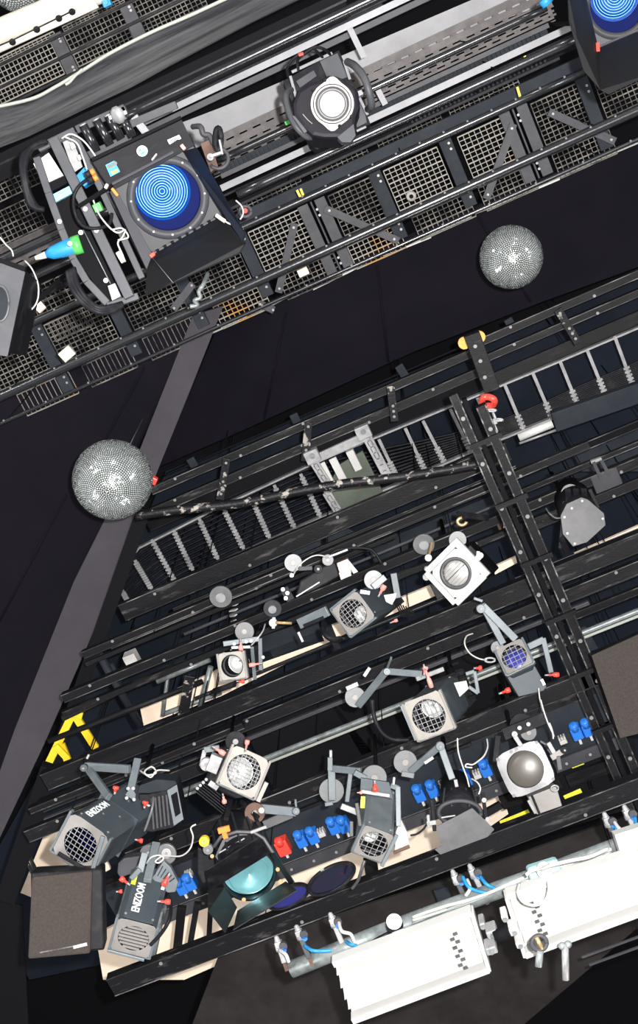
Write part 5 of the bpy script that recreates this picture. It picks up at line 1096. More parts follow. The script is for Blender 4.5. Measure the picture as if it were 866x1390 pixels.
for (x, y) in [(148, 226), (152, 224), (156, 222)]: MB().disc(Q(x, y, 4.455), -BACK, .010, .002, 12).build('push_button', 'disc', st)
rs = MB().disc(Q(193, 205, 4.45), -BACK, sz(7.5, 4.45), .001, 24).build('round_label', 'sticker_pale', tp); MB().disc(Q(193, 205, 4.445), -BACK, sz(4.2, 4.45), .001, 20).build('blue_dot', 'sticker', rs)
MB().bar(Q(193, 201, 4.44), Q(193, 206, 4.44), .006, .001, BACK).bar(Q(190, 207, 4.44), Q(196, 204, 4.44), .005, .001, BACK).build('arrow_mark', 'text', rs)
lb = fpan([(227, 190), (243, 183), (246, 188), (230, 196)], 4.46, 'text', 'white_label', .001, tp)
for k in range(3): MB().bar(Q(230+k*.8, 191.5+k*1.4, 4.455), Q(241+k*.8, 186.5+k*1.4, 4.455), .003, .0008, BACK).build('printed_line', 'matte', lb)
fpan([(205, 347), (300, 293), (334, 330), (326, 344), (197, 402), (200, 362)], 4.5, 'black_flap', 'lower_barn_door', .006, ds=[4.55, 4.55, 4.35, 4.35, 4.35, 4.5])
fpan([(248, 205), (267, 200), (334, 318), (330, 330), (303, 294)], 4.5, 'navy_black', 'right_barn_door', .006, ds=[4.55, 4.4, 4.35, 4.35, 4.55])
fpan([(149, 260), (157, 256), (207, 345), (199, 366)], 4.5, 'dark_plate2', 'left_barn_door', .01)
armbar(root, (152, 250, 4.44), (236, 206, 4.44), 4, 'upper_hinge', 'dark_plate2', .01); armbar(root, (206, 345, 4.5), (300, 292, 4.5), 3, 'lower_hinge', 'flat2', .008)
for k in range(9): armbar(root, (212+k*10, 341-k*5.6, 4.49), (216+k*10, 339-k*5.6, 4.49), 4, 'hinge_knuckle', 'matte', .012)
armbar(root, (107, 280, 4.6), (152, 252, 4.5), 5, 'door_lever', 'matte'); armbar(root, (246, 197, 4.46), (251, 203, 4.46), 5, 'red_clip', 'pink'); armbar(root, (204, 349, 4.46), (210, 344, 4.46), 5, 'red_clip', 'red'); armbar(root, (143, 256, 4.45), (146, 250, 4.45), 4, 'cream_tie', 'cream'); armbar(root, (152, 256, 4.47), (160, 266, 4.47), 4, 'copper_tab', 'orange'); armbar(root, (206, 218, 4.45), (213, 209, 4.45), 2, 'pale_clip', 'offwhite')
armbar(root, (293, 292, 4.45), (306, 301, 4.45), 5, 'string_knot', 'cream'); MB().tube(smooth_path([Q(*p) for p in [(300, 296, 4.43), (310, 303, 4.42), (322, 307, 4.42), (330, 312, 4.42)]]), .004, 6).build('tie_string', 'rope', root)
MB().tube([Q(207, 350, 4.44), Q(235, 384, 4.30)], .0015, 5).build('thin_string', 'disc', root)
# ---- side bracket with electronics
br = thing('lamp_bracket', Q(115, 300, 4.7), 'tall grey steel lamp bracket with curved side, left of the big blue lamp', 'bracket')
def strip(pts, d, wpx, m, name, th=.03, parent=None):
    for p, q in zip(pts[:-1], pts[1:]): o = armbar(parent or br, (*p, d), (*q, d), wpx, name, m, th)
    return o
strip([(50, 214), (66, 262), (84, 312), (100, 352), (118, 382), (146, 412)], 4.7, 10, 'bracket_grey', 'curved_side')
strip([(72, 188), (176, 404)], 4.65, 14, 'bracket_grey', 'centre_bar')
strip([(100, 182), (140, 262), (193, 378)], 4.7, 9, 'bracket_grey', 'right_bar')
strip([(125, 220), (168, 300), (205, 372)], 4.75, 6, 'dark_plate2', 'outer_bar')
strip([(52, 202), (102, 178)], 4.72, 10, 'bracket_grey', 'top_cross_piece'); strip([(146, 416), (188, 402)], 4.68, 9, 'bracket_grey', 'bottom_cross_piece')
pb = fpan([(66, 268), (100, 250), (176, 400), (146, 410), (110, 360)], 4.85, 'matte', 'back_plate', .02, br)
fpan([(45, 222), (66, 207), (86, 238), (60, 250)], 4.74, 'white', 'white_panel', .02, br)
fpan([(45, 213), (64, 202), (66, 206), (46, 218)], 4.73, 'matte', 'black_ridge', .02, br)
fpan([(60, 251), (88, 238), (92, 248), (66, 262)], 4.74, 'matte', 'black_panel', .02, br)
fpan([(69, 265), (94, 252), (98, 262), (74, 275)], 4.74, 'blue_pale', 'pale_blue_panel', .02, br)
fpan([(102, 240), (116, 225), (126, 245), (114, 253)], 4.74, 'cyan', 'blue_connector_box', .05, br)
fpan([(84, 190), (98, 184), (112, 226), (100, 234)], 4.8, 'alu', 'bright_plate', .01, br)
fpan([(94, 194), (100, 191), (103, 200), (97, 203)], 4.74, 'offwhite', 'white_tag', .01, br); fpan([(104, 212), (109, 209), (112, 215), (107, 218)], 4.74, 'offwhite', 'white_tag', .01, br)
fpan([(146, 388), (156, 384), (164, 402), (152, 408)], 4.75, 'alu', 'relay_block', .04, br)
for (x, y) in [(81, 301), (95, 331), (116, 284), (131, 313)]: MB().disc(Q(x, y, 4.62), -BACK, .012, .006, 12).build('hex_bolt', 'alu', br)
MB().disc(Q(110, 316, 4.8), -BACK, .012, .01, 12).build('pale_nut', 'offwhite', br); MB().disc(Q(144, 381, 4.8), -BACK, .012, .01, 12).build('pale_nut', 'offwhite', br)
MB().tube([Q(113, 312, 4.78), Q(150, 385, 4.78)], .003, 6).build('thin_rod', 'galv', br)
for i, (x0, y0, x1, y1) in enumerate([(113, 170, 132, 206), (131, 163, 150, 197), (147, 157, 165, 189), (168, 163, 180, 186)]):
    o = tag(MB().tube([P(x0, y0, 5.2), P(x1, y1, 5.2)], .021, 20).build('black_cylinder', 'pipe'), 'glossy black cylinder above the big blue lamp, %s of four' % ['leftmost', 'second', 'third', 'rightmost'][i], 'cylinder', 'four glossy cylinders')
    MB().disc(P(x0, y0, 5.2), (P(x0, y0, 5.2)-P(x1, y1, 5.2)), .018, .006, 20).build('end_cap', 'alu', o)
for i, (x0, y0, x1, y1) in enumerate([(104, 176, 170, 146), (118, 212, 178, 186), (150, 158, 172, 148), (182, 158, 200, 182), (178, 168, 240, 142)]):
    tag(MB().bar(P(x0, y0, 5.3), P(x1, y1, 5.3), .04, .03).build('steel_bracket', 'strip' if i == 3 else 'flat2', bevel=.003), ['dark rail above the four glossy cylinders', 'pale rail below the four glossy cylinders', 'small bright clamp piece at the end of the glossy pipe', 'pale upright plate right of the four cylinders', 'pale strip running to the upper right of the four cylinders'][i], 'bracket')
tag(MB().sphere(P(160, 156, 5.1), .035, 10, (1, 1.3, .6)).bar(P(148, 160, 5.1), P(172, 152, 5.1), .018, .012).build('pipe_end_clamp', 'alu'), 'bright rough clamp at the left end of the glossy pipe', 'clamp')
def cyc(name, pts, r, m, label): return cable(name, pts, r, m, label)
for i in range(4):
    cyc('power_cable', [(64-i*2, 192+i, 4.7), (44-i*3, 200+i*2, 4.68), (34-i*1.5, 222, 4.66), (36-i, 250, 4.66), (44-i, 272+i*2, 4.68), (54+i*2, 285, 4.7)], .014, 'black', 'black cable arching left of the lamp bracket, %s of the bundle' % ['innermost', 'second innermost', 'second outermost', 'outermost'][i])
for i in range(3):
    cyc('power_cable', [(92+i*4, 368-i*2, 4.62), (98+i*4, 392-i*2, 4.6), (114+i*2, 412-i*3, 4.6), (134, 424-i*3, 4.6), (152, 422-i*3, 4.62), (166, 414-i, 4.64)], .013, 'black', 'black cable looping under the lamp bracket, %s of the bundle' % ['lowest', 'middle', 'highest'][i])
cyc('power_cable', [(124, 240, 4.6), (108, 252, 4.58), (100, 268, 4.58), (102, 290, 4.6), (112, 306, 4.6), (130, 310, 4.6), (148, 304, 4.62), (152, 290, 4.64)], .008, 'black', 'thin black cable looping over the lamp bracket')
for i, (x0, y0, x1, y1) in enumerate([(116, 238, 128, 232), (120, 246, 132, 240)]):
    c = thing('connector', Q(x0, y0, 4.55), 'black connector with copper tip plugged beside the blue box, %s one' % ['upper', 'lower'][i], 'connector', 'two copper-tipped connectors'); MB().tube([Q(x0, y0, 4.55), Q(x0+7, y0-3, 4.55)], .016, 12).build('sleeve', 'black', c); MB().tube([Q(x0+7, y0-3, 4.55), Q(x1, y1, 4.55)], .014, 12).build('copper_tip', 'orange', c)
for i, pts in enumerate([[(84, 188, 4.6), (96, 182, 4.58), (112, 190, 4.58), (124, 204, 4.58), (132, 216, 4.58)], [(88, 186, 4.6), (104, 194, 4.6), (112, 212, 4.6), (118, 230, 4.6)], [(126, 270, 4.6), (134, 290, 4.58), (148, 308, 4.56), (160, 316, 4.56), (170, 312, 4.56), (166, 322, 4.55), (160, 330, 4.55), (166, 345, 4.56), (170, 355, 4.58)], [(152, 312, 4.55), (166, 310, 4.54), (174, 322, 4.54), (160, 326, 4.54)], [(0, 322, 5.0), (8, 332, 5.0), (16, 340, 5.0), (18, 348, 5.0)], [(34, 354, 4.9), (44, 366, 4.88), (52, 388, 4.86), (50, 410, 4.86), (38, 424, 4.88), (22, 430, 4.9)], [(320, 272, 5.0), (328, 280, 5.0), (330, 290, 5.0), (326, 298, 5.0)]]):
    cyc('tie_string', pts, .004, 'offwhite', ['pale cord arching over the bracket top toward the big blue lamp', 'pale cord running down the bright plate of the bracket', 'white tangled cord hanging between bracket and big blue lamp', 'white cord knot between bracket and big blue lamp', 'white cord at the far left on the black pipe', 'white cord looping from the left grey lamp', 'short pale cord right of the big blue lamp'][i])
t = thing('power_plug', Q(72, 342, 4.7), 'cyan and green power plug left of the lamp bracket', 'plug')
MB().lathe([(0, 0), (.014, 0), (.030, .03), (.040, .10), (.040, .13)], Q(62, 346, 4.7), idir(.95, -.3), 16).build('plug_body', 'cyan', t); MB().lathe([(0, .13), (.044, .13), (.044, .17), (0, .17)], Q(62, 346, 4.7), idir(.95, -.3), 16).build('green_collar', 'green', t); MB().lathe([(0, -.05), (.010, -.05), (.016, 0), (0, 0)], Q(62, 346, 4.7), idir(.95, -.3), 12).build('cable_sleeve', 'cream', t)
tag(MB().box(Q(133, 281, 4.6), .018, .018, .02).build('green_terminal', 'green', bevel=.003), 'tiny green terminal between bracket and big blue lamp', 'terminal')
tag(MB().bar(Q(160, 342, 4.6), Q(168, 356, 4.6), sz(7, 4.6), .02, BACK).build('hanging_tag', 'offwhite', bevel=.003), 'small white tag hanging right of the lamp bracket', 'tag')
tag(MB().bar(Q(49, 420, 5.2), Q(58, 412, 5.2), sz(14, 5.2), .03, BACK).build('wooden_block', 'wood', bevel=.003), 'small wooden block under the left white cord', 'block')
tag(MB().bar(P(84, 486, 6.3), P(98, 474, 6.3), .07, .03).build('paper_tag', 'cream', bevel=.003), 'cream paper tag on the mesh at far left above the cloth', 'tag')
# rope knot by lower barn door
tag(MB().tube(smooth_path([Q(*p) for p in [(282, 372, 5.6), (276, 386, 5.5), (270, 396, 5.5), (272, 404, 5.5), (264, 408, 5.5), (268, 414, 5.5), (258, 416, 5.5)]]), .012, 8).build('knotted_rope', 'galv'), 'grey knotted rope end just under the black barn door', 'rope')
# coil hooks right of lamp
t = thing('pipe_hook', Q(292, 200, 5.0), 'brown steel pipe hook with black handwheel right of the big blue lamp', 'hook')
fpan([(272, 195), (285, 189), (296, 225), (286, 234)], 4.95, 'copper', 'hook_plate', .04, t)
MB().tube([Q(296+4*math.cos(q), 189+17*math.sin(q)*.9, 4.9) for q in [2*PI*k/20 for k in range(21)]], .014, 8).build('handwheel', 'black', t)
MB().tube([Q(296+14*math.cos(q), 215+14*math.sin(q), 4.95) for q in [2*PI*k/20-2 for k in range(15)]], .010, 8).build('ring_handle', 'flat2', t)
MB().tube(smooth_path([Q(*p) for p in [(262, 172, 5.0), (272, 172, 4.95), (276, 182, 4.95), (284, 184, 4.95), (290, 196, 4.95)]]), .014, 8).build('cable_elbow', 'flat2', t); armbar(t, (284, 213, 4.88), (302, 207, 4.88), 4, 'screw_rod', 'alu'); armbar(t, (298, 190, 4.88), (302, 210, 4.88), 3, 'long_screw', 'alu'); disc(t, 286, 215, 4.9, 5, 'alu', name='nut', th=.03)
t = thing('handwheel', Q(333, 286, 5.6), 'small dark handwheel with red hub below the thick pipe', 'wheel')
MB().tube([Q(333+8*math.cos(q), 287+7*math.sin(q), 5.6) for q in [2*PI*k/20 for k in range(21)]], .010, 8).build('rim', 'flat2', t); MB().disc(Q(333, 287, 5.6), -BACK, .014, .02, 12).build('hub', 'red', t)
t = thing('rosette', Q(558, 266, 6.9), 'round pale rosette lying on the beige mesh in the middle', 'knob'); MB().lathe([(0, 0), (.03, 0), (.034, .01), (.03, .02), (0, .02)], P(558, 266, 6.9), -ZA, 20).build('rosette', 'plate_pale', t); MB().disc(P(558, 266, 6.88)-ZA*.025, -ZA, .014, .01, 12).build('dark_hub', 'matte', t)
for i, (x0, y0, x1, y1) in enumerate([(403, 258, 408, 268), (408, 256, 412, 266), (702, 118, 706, 132), (712, 76, 716, 84)]):
    tag(MB().bar(P(x0, y0, 6.4), P(x1, y1, 6.4), .014, .008).build('yellow_tie', 'yellow'), ['left yellow cable tie on the grey beam under the blue lamp level', 'right yellow cable tie on the grey beam beside its twin', 'yellow cable tie on the bolted pipe at upper right', 'tiny yellow tie near the top right pipes'][i], 'cable tie')
tag(MB().bar(P(806*.5+2, 372, 6.9), P(418, 366, 6.9), .05, .04).build('wood_scrap', 'wood', bevel=.003), 'small wood scrap on the mesh strip above the cloth', 'scrap')
# ================================================================== moving head
A = Q(451, 141, 5.0); root = thing('moving_head_lamp', A, 'dark moving head lamp with bright round lens and two loop handles, top centre', 'stage light')
fpan([(384, 110), (460, 68), (503, 168), (430, 203), (420, 196)], 5.35, 'black', 'base_frame', .10, root)
fpan([(434, 83), (458, 72), (472, 104), (448, 114)], 5.3, 'bracket_grey', 'upper_panel', .02, root); fpan([(402, 110), (426, 95), (430, 103), (407, 119)], 5.28, 'bracket_grey', 'window_panel', .02, root)
fpan([(484, 142), (492, 136), (498, 166), (484, 173)], 5.28, 'bracket_grey', 'lower_panel', .02, root); fpan([(430, 192), (478, 170), (480, 176), (434, 200)], 5.28, 'bracket_grey', 'bottom_strip', .02, root)
armbar(root, (428, 86), (450, 72), 3, 'bright_edge', 'strip') if False else None
armbar(root, (396, 98, 5.25), (451, 72, 5.25), 4, 'bright_edge', 'strip', .01); armbar(root, (484, 178, 5.25), (497, 172, 5.25), 3, 'bright_edge', 'strip', .01); armbar(root, (442, 196, 5.2), (460, 188, 5.2), 3, 'bright_edge', 'strip', .01)
for i, (x0, y0, x1, y1) in enumerate([(394, 103, 402, 132), (467, 83, 475, 108), (488, 133, 499, 156)]):
    armbar(root, (x0, y0, 5.22), (x1, y1, 5.22), 4, 'perforated_edge', 'strip', .01)
mb = MB(); ring = [(397, 140), (404, 122), (420, 112), (436, 107), (446, 101), (456, 102), (466, 106), (472, 112), (486, 120), (489, 145), (484, 158), (483, 172), (474, 180), (462, 187), (440, 187), (424, 184), (410, 172), (398, 156)]
mb.prism([Q(x, y, 5.05) for x, y in ring], BACK*.22); mb.build('head_shell', 'dark_purple', root, bevel=.02)
fpan([(396, 157), (400, 157), (417, 178), (413, 181)], 5.0, 'bracket_grey', 'side_strip', .01, root)
T = frame(A, Q(450, 140, 5.3), idir(.9, -.42))
u = sz(1, 5.0)
mb = MB(T); n = 48; vs = []; 
def rg(k):
    a_ = 2*PI*(k+.5)/n; base = 29.5
    ear = max(0, math.cos(2*(a_-1.15)))**6*6.5
    return a_, (base+ear)*u
for z in (.03, .012):
    vs += [((rg(k)[1])*math.cos(rg(k)[0]), (rg(k)[1])*math.sin(rg(k)[0]), z) for k in range(n)] + [(22.5*u*math.cos(rg(k)[0]), 22.5*u*math.sin(rg(k)[0]), z) for k in range(n)]
fs = []
for k in range(n):
    j = (k+1) % n; fs += [(k, j, n+j, n+k), (2*n+k, 3*n+k, 3*n+j, 2*n+j), (k, 2*n+k, 2*n+j, j), (n+k, n+j, 3*n+j, 3*n+k)]
mb._add(vs, fs); mb.build('metal_ring', 'plate', root, bevel=.002)
MB(T).lathe([(25.6*u, .031), (26.2*u, .034), (25.0*u, .034), (25.6*u, .031)], (0, 0, 0), (0, 0, 1), 40).build('ring_groove', 'matte', root)
MB(T).lathe([(22.5*u, .025), (22.5*u, .010), (17*u, .006), (16.5*u, .012)], (0, 0, 0), (0, 0, 1), 40).build('dark_collar', 'wing', root)
MB(T).lathe([(17.2*u, .012), (16.6*u, .020), (15.8*u, .012), (15.6*u, -.05)], (0, 0, 0), (0, 0, 1), 40).build('inner_rim', 'alu', root)
MB(T).lathe([(15.6*u*math.sin(PI/2*(1-k/12)), .0-.05*math.cos(PI/2*(1-k/12))) for k in range(13)], (0, 0, 0), (0, 0, 1), 40).build('reflector', 'bright_lens', root)
MB(T).lathe([(15.6*u*math.sin(t)/math.sin(.6), -.012+15.6*u*1.6*(math.cos(t)-math.cos(.6))) for t in [.6*(1-k/8) for k in range(9)]], (0, 0, 0), (0, 0, 1), 40).build('lens', 'glass', root)
for (x, y) in [(441, 109), (426, 122), (477, 158), (461, 171)]: MB().disc(Q(x, y, 4.93), -BACK, .008, .005, 10).build('screw', 'black', root)
fpan([(458, 186), (480, 168), (483, 184), (476, 193), (464, 193)], 4.98, 'bracket_grey', 'lower_pod', .06, root)
MB().tube(smooth_path([Q(*p) for p in [(472, 84, 5.2), (482, 90, 5.12), (494, 105, 5.08), (501, 125, 5.08), (504, 143, 5.12), (500, 148, 5.2)]]), .020, 10).build('loop_handle', 'bracket_grey', root)
MB().tube(smooth_path([Q(*p) for p in [(395, 122, 5.2), (388, 130, 5.12), (392, 152, 5.08), (402, 172, 5.06), (416, 185, 5.08), (424, 186, 5.12)]]), .016, 10).build('loop_handle', 'bracket_grey', root)
bk_ = armbar(root, (478, 132, 5.2), (492, 126, 5.2), 7, 'pipe_coupler', 'alu', .04)
for i, pts in enumerate([[(392, 105, 5.25), (390, 92, 5.22), (400, 78, 5.2), (412, 72, 5.2)], [(405, 96, 5.25), (404, 82, 5.22), (410, 75, 5.2)], [(412, 74, 5.2), (424, 66, 5.2), (432, 72, 5.22), (438, 78, 5.25)], [(413, 72, 5.2), (428, 64, 5.2), (442, 68, 5.22), (448, 74, 5.25)]]):
    MB().tube(smooth_path([Q(*p) for p in pts]), .008, 8).build('head_cable', 'black', root)
armbar(root, (405, 75, 5.15), (412, 73, 5.15), 4, 'red_connector', 'red', .02); fpan([(386, 165), (393, 162), (395, 167), (388, 170)], 5.5, 'green', 'green_tape', .01, root)
face = [(x, y) for x, y in [(411, 155), (418, 163), (424, 168)]]
for (p, q) in zip(face[:-1], face[1:]): armbar(root, (*p, 5.02), (*q, 5.02), 1.2, 'small_lettering', 'plate', .002)
# ================================================================== top right blue fresnel
A = Q(838, 6, 4.9); root = thing('blue_fresnel', A, 'black stage lamp with blue ringed lens cut off by the top right corner', 'stage light')
T = frame(A, Q(832, 4, 5.5), idir(.92, -.39)); rr0 = sz(37, 4.9)
MB(T).holeplate(sz(112, 4.9), sz(112, 4.9), rr0, .01, 0, .02).build('front_plate', 'dark_plate2', root, bevel=.002)
MB(T).lathe([(rr0, .0), (rr0*.99, .014), (rr0*1.22, .010), (rr0*1.24, .0)], (0, 0, 0), (0, 0, 1), 48).build('lens_rim', 'dark_plate', root)
MB(T).lathe([(rr0, 0), (rr0, -.066)], (0, 0, 0), (0, 0, 1), 40).build('barrel', 'blue_inner', root); MB(T).disc((0, 0, -.066), (0, 0, 1), rr0, .002, 40).build('blue_filter', 'blue_inner', root)
dsk = []; rl = rr0*.86
for k in range(15):
    q = rl*(1-k/14); dsk.append((q, -.055+.050*(1-(q/rl)**2))); dsk.append((max(0, q-rl*.012), -.0567+.050*(1-(q/rl)**2)))
MB(T).lathe([(rl*1.03, -.062), (rl*1.03, -.052)]+dsk, (0, .04, 0), (0, 0, 1), 48, False).build('fresnel_lens', 'blue_fresnel', root)
for k in range(1, 9):
    q = rl*(1-k/9); h_ = -.0545+.050*(1-(q/rl)**2)
    MB(T).lathe([(q+.0022, h_), (q, h_+.0015), (q-.0022, h_), (q+.0022, h_)], (0, .04, 0), (0, 0, 1), 48).build('lens_ridge', 'blue_ridge', root)
MB(T).box((0, 0, -.36), sz(54, 4.9), sz(54, 4.9), .28).build('housing', 'black', root, bevel=.01)
fpan([(812, 64), (880, 38), (890, 98), (826, 128), (815, 122)], 4.7, 'black_flap', 'lower_barn_door', .006, ds=[4.85, 4.85, 4.6, 4.6, 4.6])
fpan([(770, -20), (792, -20), (812, 64), (815, 122), (792, 95), (772, 28)], 4.7, 'black_flap', 'left_barn_door', .006, ds=[4.6, 4.85, 4.85, 4.6, 4.6, 4.6])
armbar(root, (812, 64, 4.8), (866, 41, 4.8), 3, 'hinge', 'flat2', .01); armbar(root, (811, 58, 4.75), (812, 70, 4.75), 5, 'red_clip', 'red', .01)
tag(MB().tube([P(738, -2, 5.2), P(744, 6, 5.2)], .03, 12).build('cable_plug', 'cyan'), 'small cyan plug at the top near the right corner lamp', 'plug')
# ================================================================== left edge grey lamp
root = thing('edge_lamp', Q(10, 420, 4.6), 'grey flat-fronted lamp housing cut off by the left edge', 'stage light')
fpan([(-40, 345), (0, 352), (35, 364), (10, 484), (-40, 476)], 4.6, 'bracket_grey', 'front_plate', .012, root, ds=[4.6]*5)
fpan([(-40, 345), (0, 350), (35, 362), (33, 368), (0, 356), (-40, 352)], 4.58, 'matte', 'top_edge', .03, root)
fpan([(-40, 350), (0, 354), (33, 366), (12, 470), (-40, 462)], 4.65, 'black', 'housing', .4, root)
MB().tube([Q(0+12*math.cos(q), 412+24*math.sin(q), 4.585) for q in [2*PI*k/30 for k in range(31)]], .006, 6).build('lens_rim', 'wing', root)
MB().prism([Q(0+11.5*math.cos(q), 412+23.5*math.sin(q), 4.59) for q in [2*PI*k/30 for k in range(30)]], BACK*.004).build('lens', 'flat', root)
# ================================================================== white reflector troughs (lower right)
def trough(name, c4, D, label, ribs=5, endplate='left'):
    TL, TR, BR, BL = [P(x, y, D) for x, y in c4]; root = thing(name, (TL+BR)/2, label, 'reflector')
    n = ribs*8; prof = []
    for i in range(n+1):
        t = i/n; h = .060*abs(math.sin(PI*t*ribs))**.6 - .05*math.sin(PI*t)**.5; prof.append((t, h))
    vs = []; fs = []
    for (t, h) in prof: a_ = TL+(BL-TL)*t; b_ = TR+(BR-TR)*t; vs += [a_+ZA*(h+.05), b_+ZA*(h+.05)]
    for (t, h) in prof: a_ = TL+(BL-TL)*t; b_ = TR+(BR-TR)*t; vs += [a_+ZA*(h+.062), b_+ZA*(h+.062)]
    m = 2*(n+1)
    for i in range(n): fs += [(2*i, 2*i+1, 2*i+3, 2*i+2), (m+2*i, m+2*i+2, m+2*i+3, m+2*i+1)]
    fs += [(0, m, m+1, 1), (2*n, 2*n+1, m+2*n+1, m+2*n)]
    mb = MB(); mb._add(vs, fs, False); mb.build('corrugated_reflector', 'trough_white', root)
    MB().bar(TL, TR, .03, .06, ZA, .03).build('long_rim', 'trough_white', root, bevel=.003); MB().bar(BL, BR, .03, .06, ZA, .03).build('long_rim', 'trough_white', root, bevel=.003)
    (e0, e1) = (TL, BL) if endplate == 'left' else (TR, BR)
    ep = MB().bar(e0, e1, .02, .08, ZA, .03).build('end_plate', 'trough_white', root, bevel=.003)
    dv = (TR-TL).normalized()*(1 if endplate == 'left' else -1)
    bits(ep, 'lamp_socket', 'wing', [e0+(e1-e0)*t+dv*(.10+.02*(k % 2))+ZA*(-.004) for k, t in enumerate([.2, .27, .34, .42, .5, .57, .65, .73, .8])], lambda mb: mb.box((0, 0, 0), .010, .006, .004))
    return root
tr1 = trough('reflector_trough', [(688, 1219), (900, 1150), (900, 1230), (713, 1299)], 4.0, 'white ribbed reflector trough at the lower right, in front of the galvanised tube')
tr2 = trough('reflector_trough', [(452, 1311), (641, 1241), (664, 1318), (478, 1388)], 4.0, 'white ribbed reflector trough reaching the bottom edge, left of its twin', endplate='right')
for i, (x, y, w_, h_) in enumerate([(667, 1262, 15, 12), (697, 1258, 14, 12), (666, 1284, 16, 12), (705, 1276, 12, 10), (654, 1250, 8, 8), (684, 1240, 9, 8)]):
    c = P(x, y, 3.98); u_ = (P(900, 1150, 4)-P(688, 1219, 4)).normalized(); v_ = u_.cross(ZA)
    o = MB().box(c, sz(w_/2, 4.6), sz(h_/2, 4.6), .04, u_, v_, ZA).build('connector_block', 'alu' if i % 2 == 0 else 'offwhite', bevel=.006); tag(o, ['silver block between the two white troughs, left upper', 'white block between the two white troughs, right upper', 'silver block between the two white troughs, left lower', 'white block between the two white troughs, right lower', 'small silver block at the right end of the left trough', 'small white block at the left end of the right trough'][i], 'block', 'end blocks of the white troughs')
    bits(o, 'screw', 'galv', [c-ZA*.046], boltmk(.012, .006))
tag(MB().tube([P(672, 1272, 3.95), P(690, 1264, 3.95)], .03, 14).build('joint_tube', 'matte'), 'black joint tube between the two white troughs', 'tube')
# galvanised support tube with cables
gt = thing('support_tube', P(640, 1222, 4.25), 'galvanised support tube with taped cables above the white troughs', 'tube')
gp = [(395, 1316), (536, 1259), (640, 1221), (760, 1178), (830, 1152), (900, 1130)]
for p, q in zip(gp[:-1], gp[1:]): MB().tube([P(*p, 4.25), P(*q, 4.25)], .042, 18, True).build('tube', 'galv', gt)
for k in range(3):
    MB().tube(smooth_path([P(x, y+k*2.2-3+2*math.sin(k*2+x*.03), 4.18) for x, y in [(560, 1250), (600, 1236), (650, 1219), (700, 1198), (740, 1186), (790, 1172), (830, 1156)]]), .008, 8).build('taped_cable', ('offwhite', 'rope', 'galv')[k], gt)
cable('white_cable', [(735, 1180, 4.6), (750, 1174, 4.55), (775, 1168, 4.55), (800, 1163, 4.55), (825, 1152, 4.6)], .009, 'offwhite', 'white cable arching above the support tube at right')
cable('white_cable', [(705, 1200, 4.55), (703, 1212, 4.5), (710, 1224, 4.48), (726, 1229, 4.48), (740, 1222, 4.48), (745, 1208, 4.5), (744, 1196, 4.52)], .007, 'offwhite', 'white cable loop hanging over the edge of the right trough')
cable('white_cable', [(714, 1188, 4.55), (722, 1182, 4.55), (735, 1178, 4.55)], .009, 'offwhite', 'short white cable left of the pale teal box')
t = thing('teal_box', P(740, 1186, 4.1), 'pale teal taped box with white knob on the support tube', 'box'); MB().box(P(740, 1187, 4.12), .075, .06, .04, idir(.95, -.3), idir(.3, .95), BACK).build('box_body', 'teal_tape', t, bevel=.015); MB().disc(P(738, 1178, 4.05), -ZA, .035, .03, 20).build('knob', 'white', t)
tag(MB().box(P(860, 1150, 4.1), .07, .09, .04, idir(.95, -.3), idir(.3, .95), BACK).disc(P(855, 1140, 4.05), -BACK, .01, .01, 10).build('white_block', 'white', bevel=.006), 'white block at the right edge on the support tube', 'block')
for i, (x, y, x1, y1, lab) in enumerate([(375, 1272, 386, 1306, 'leftmost silver hanger clamp on the lowest beam'), (402, 1257, 420, 1300, 'silver hanger clamp with blue cable, second from the left'), (448, 1240, 467, 1286, 'silver hanger clamp third from the left'), (614, 1182, 634, 1226, 'silver hanger clamp left of the middle pair'), (637, 1174, 657, 1216, 'silver hanger clamp right of the middle pair'), (820, 1104, 840, 1152, 'silver hanger clamp left of the right edge pair'), (847, 1094, 868, 1142, 'silver hanger clamp nearest the right edge')]):
    d = 5.0; t = thing('hanger_clamp', Q(x, y, d), lab, 'clamp', 'hanger clamps on the lowest beam'); u_ = Vector((x1-x, y1-y, 0)).normalized(); L_ = math.hypot(x1-x, y1-y)
    def pt(a_, b_=0, dd=0): return Q(x+u_.x*a_-u_.y*b_, y+u_.y*a_+u_.x*b_, d+dd)
    MB().lathe([(0, 0), (.010, .005), (.022, .06), (.022, .075), (0, .075)], pt(-2), (pt(10)-pt(0)), 14).build('tip', 'alu', t)
    MB().bar(pt(10, -5), pt(10, 5), .03, .05, BACK).build('jaw_block', 'alu', t, bevel=.004); MB().bar(pt(8), pt(L_), sz(7, d), .035, BACK).build('hanger_arm', 'bracket_grey' if i % 2 else 'alu', t, bevel=.004)
    MB().bar(pt(L_-1), pt(L_+12), sz(5, d), .02, BACK).build('strap', 'copper', t); MB().disc(pt(13, -6, -.02), -BACK, .020, .03, 12).build('side_nut', 'flat2', t)
    MB().disc(pt(18, -5, -.02), -BACK, .014, .03, 12).build('blue_insert', 'blue', t)
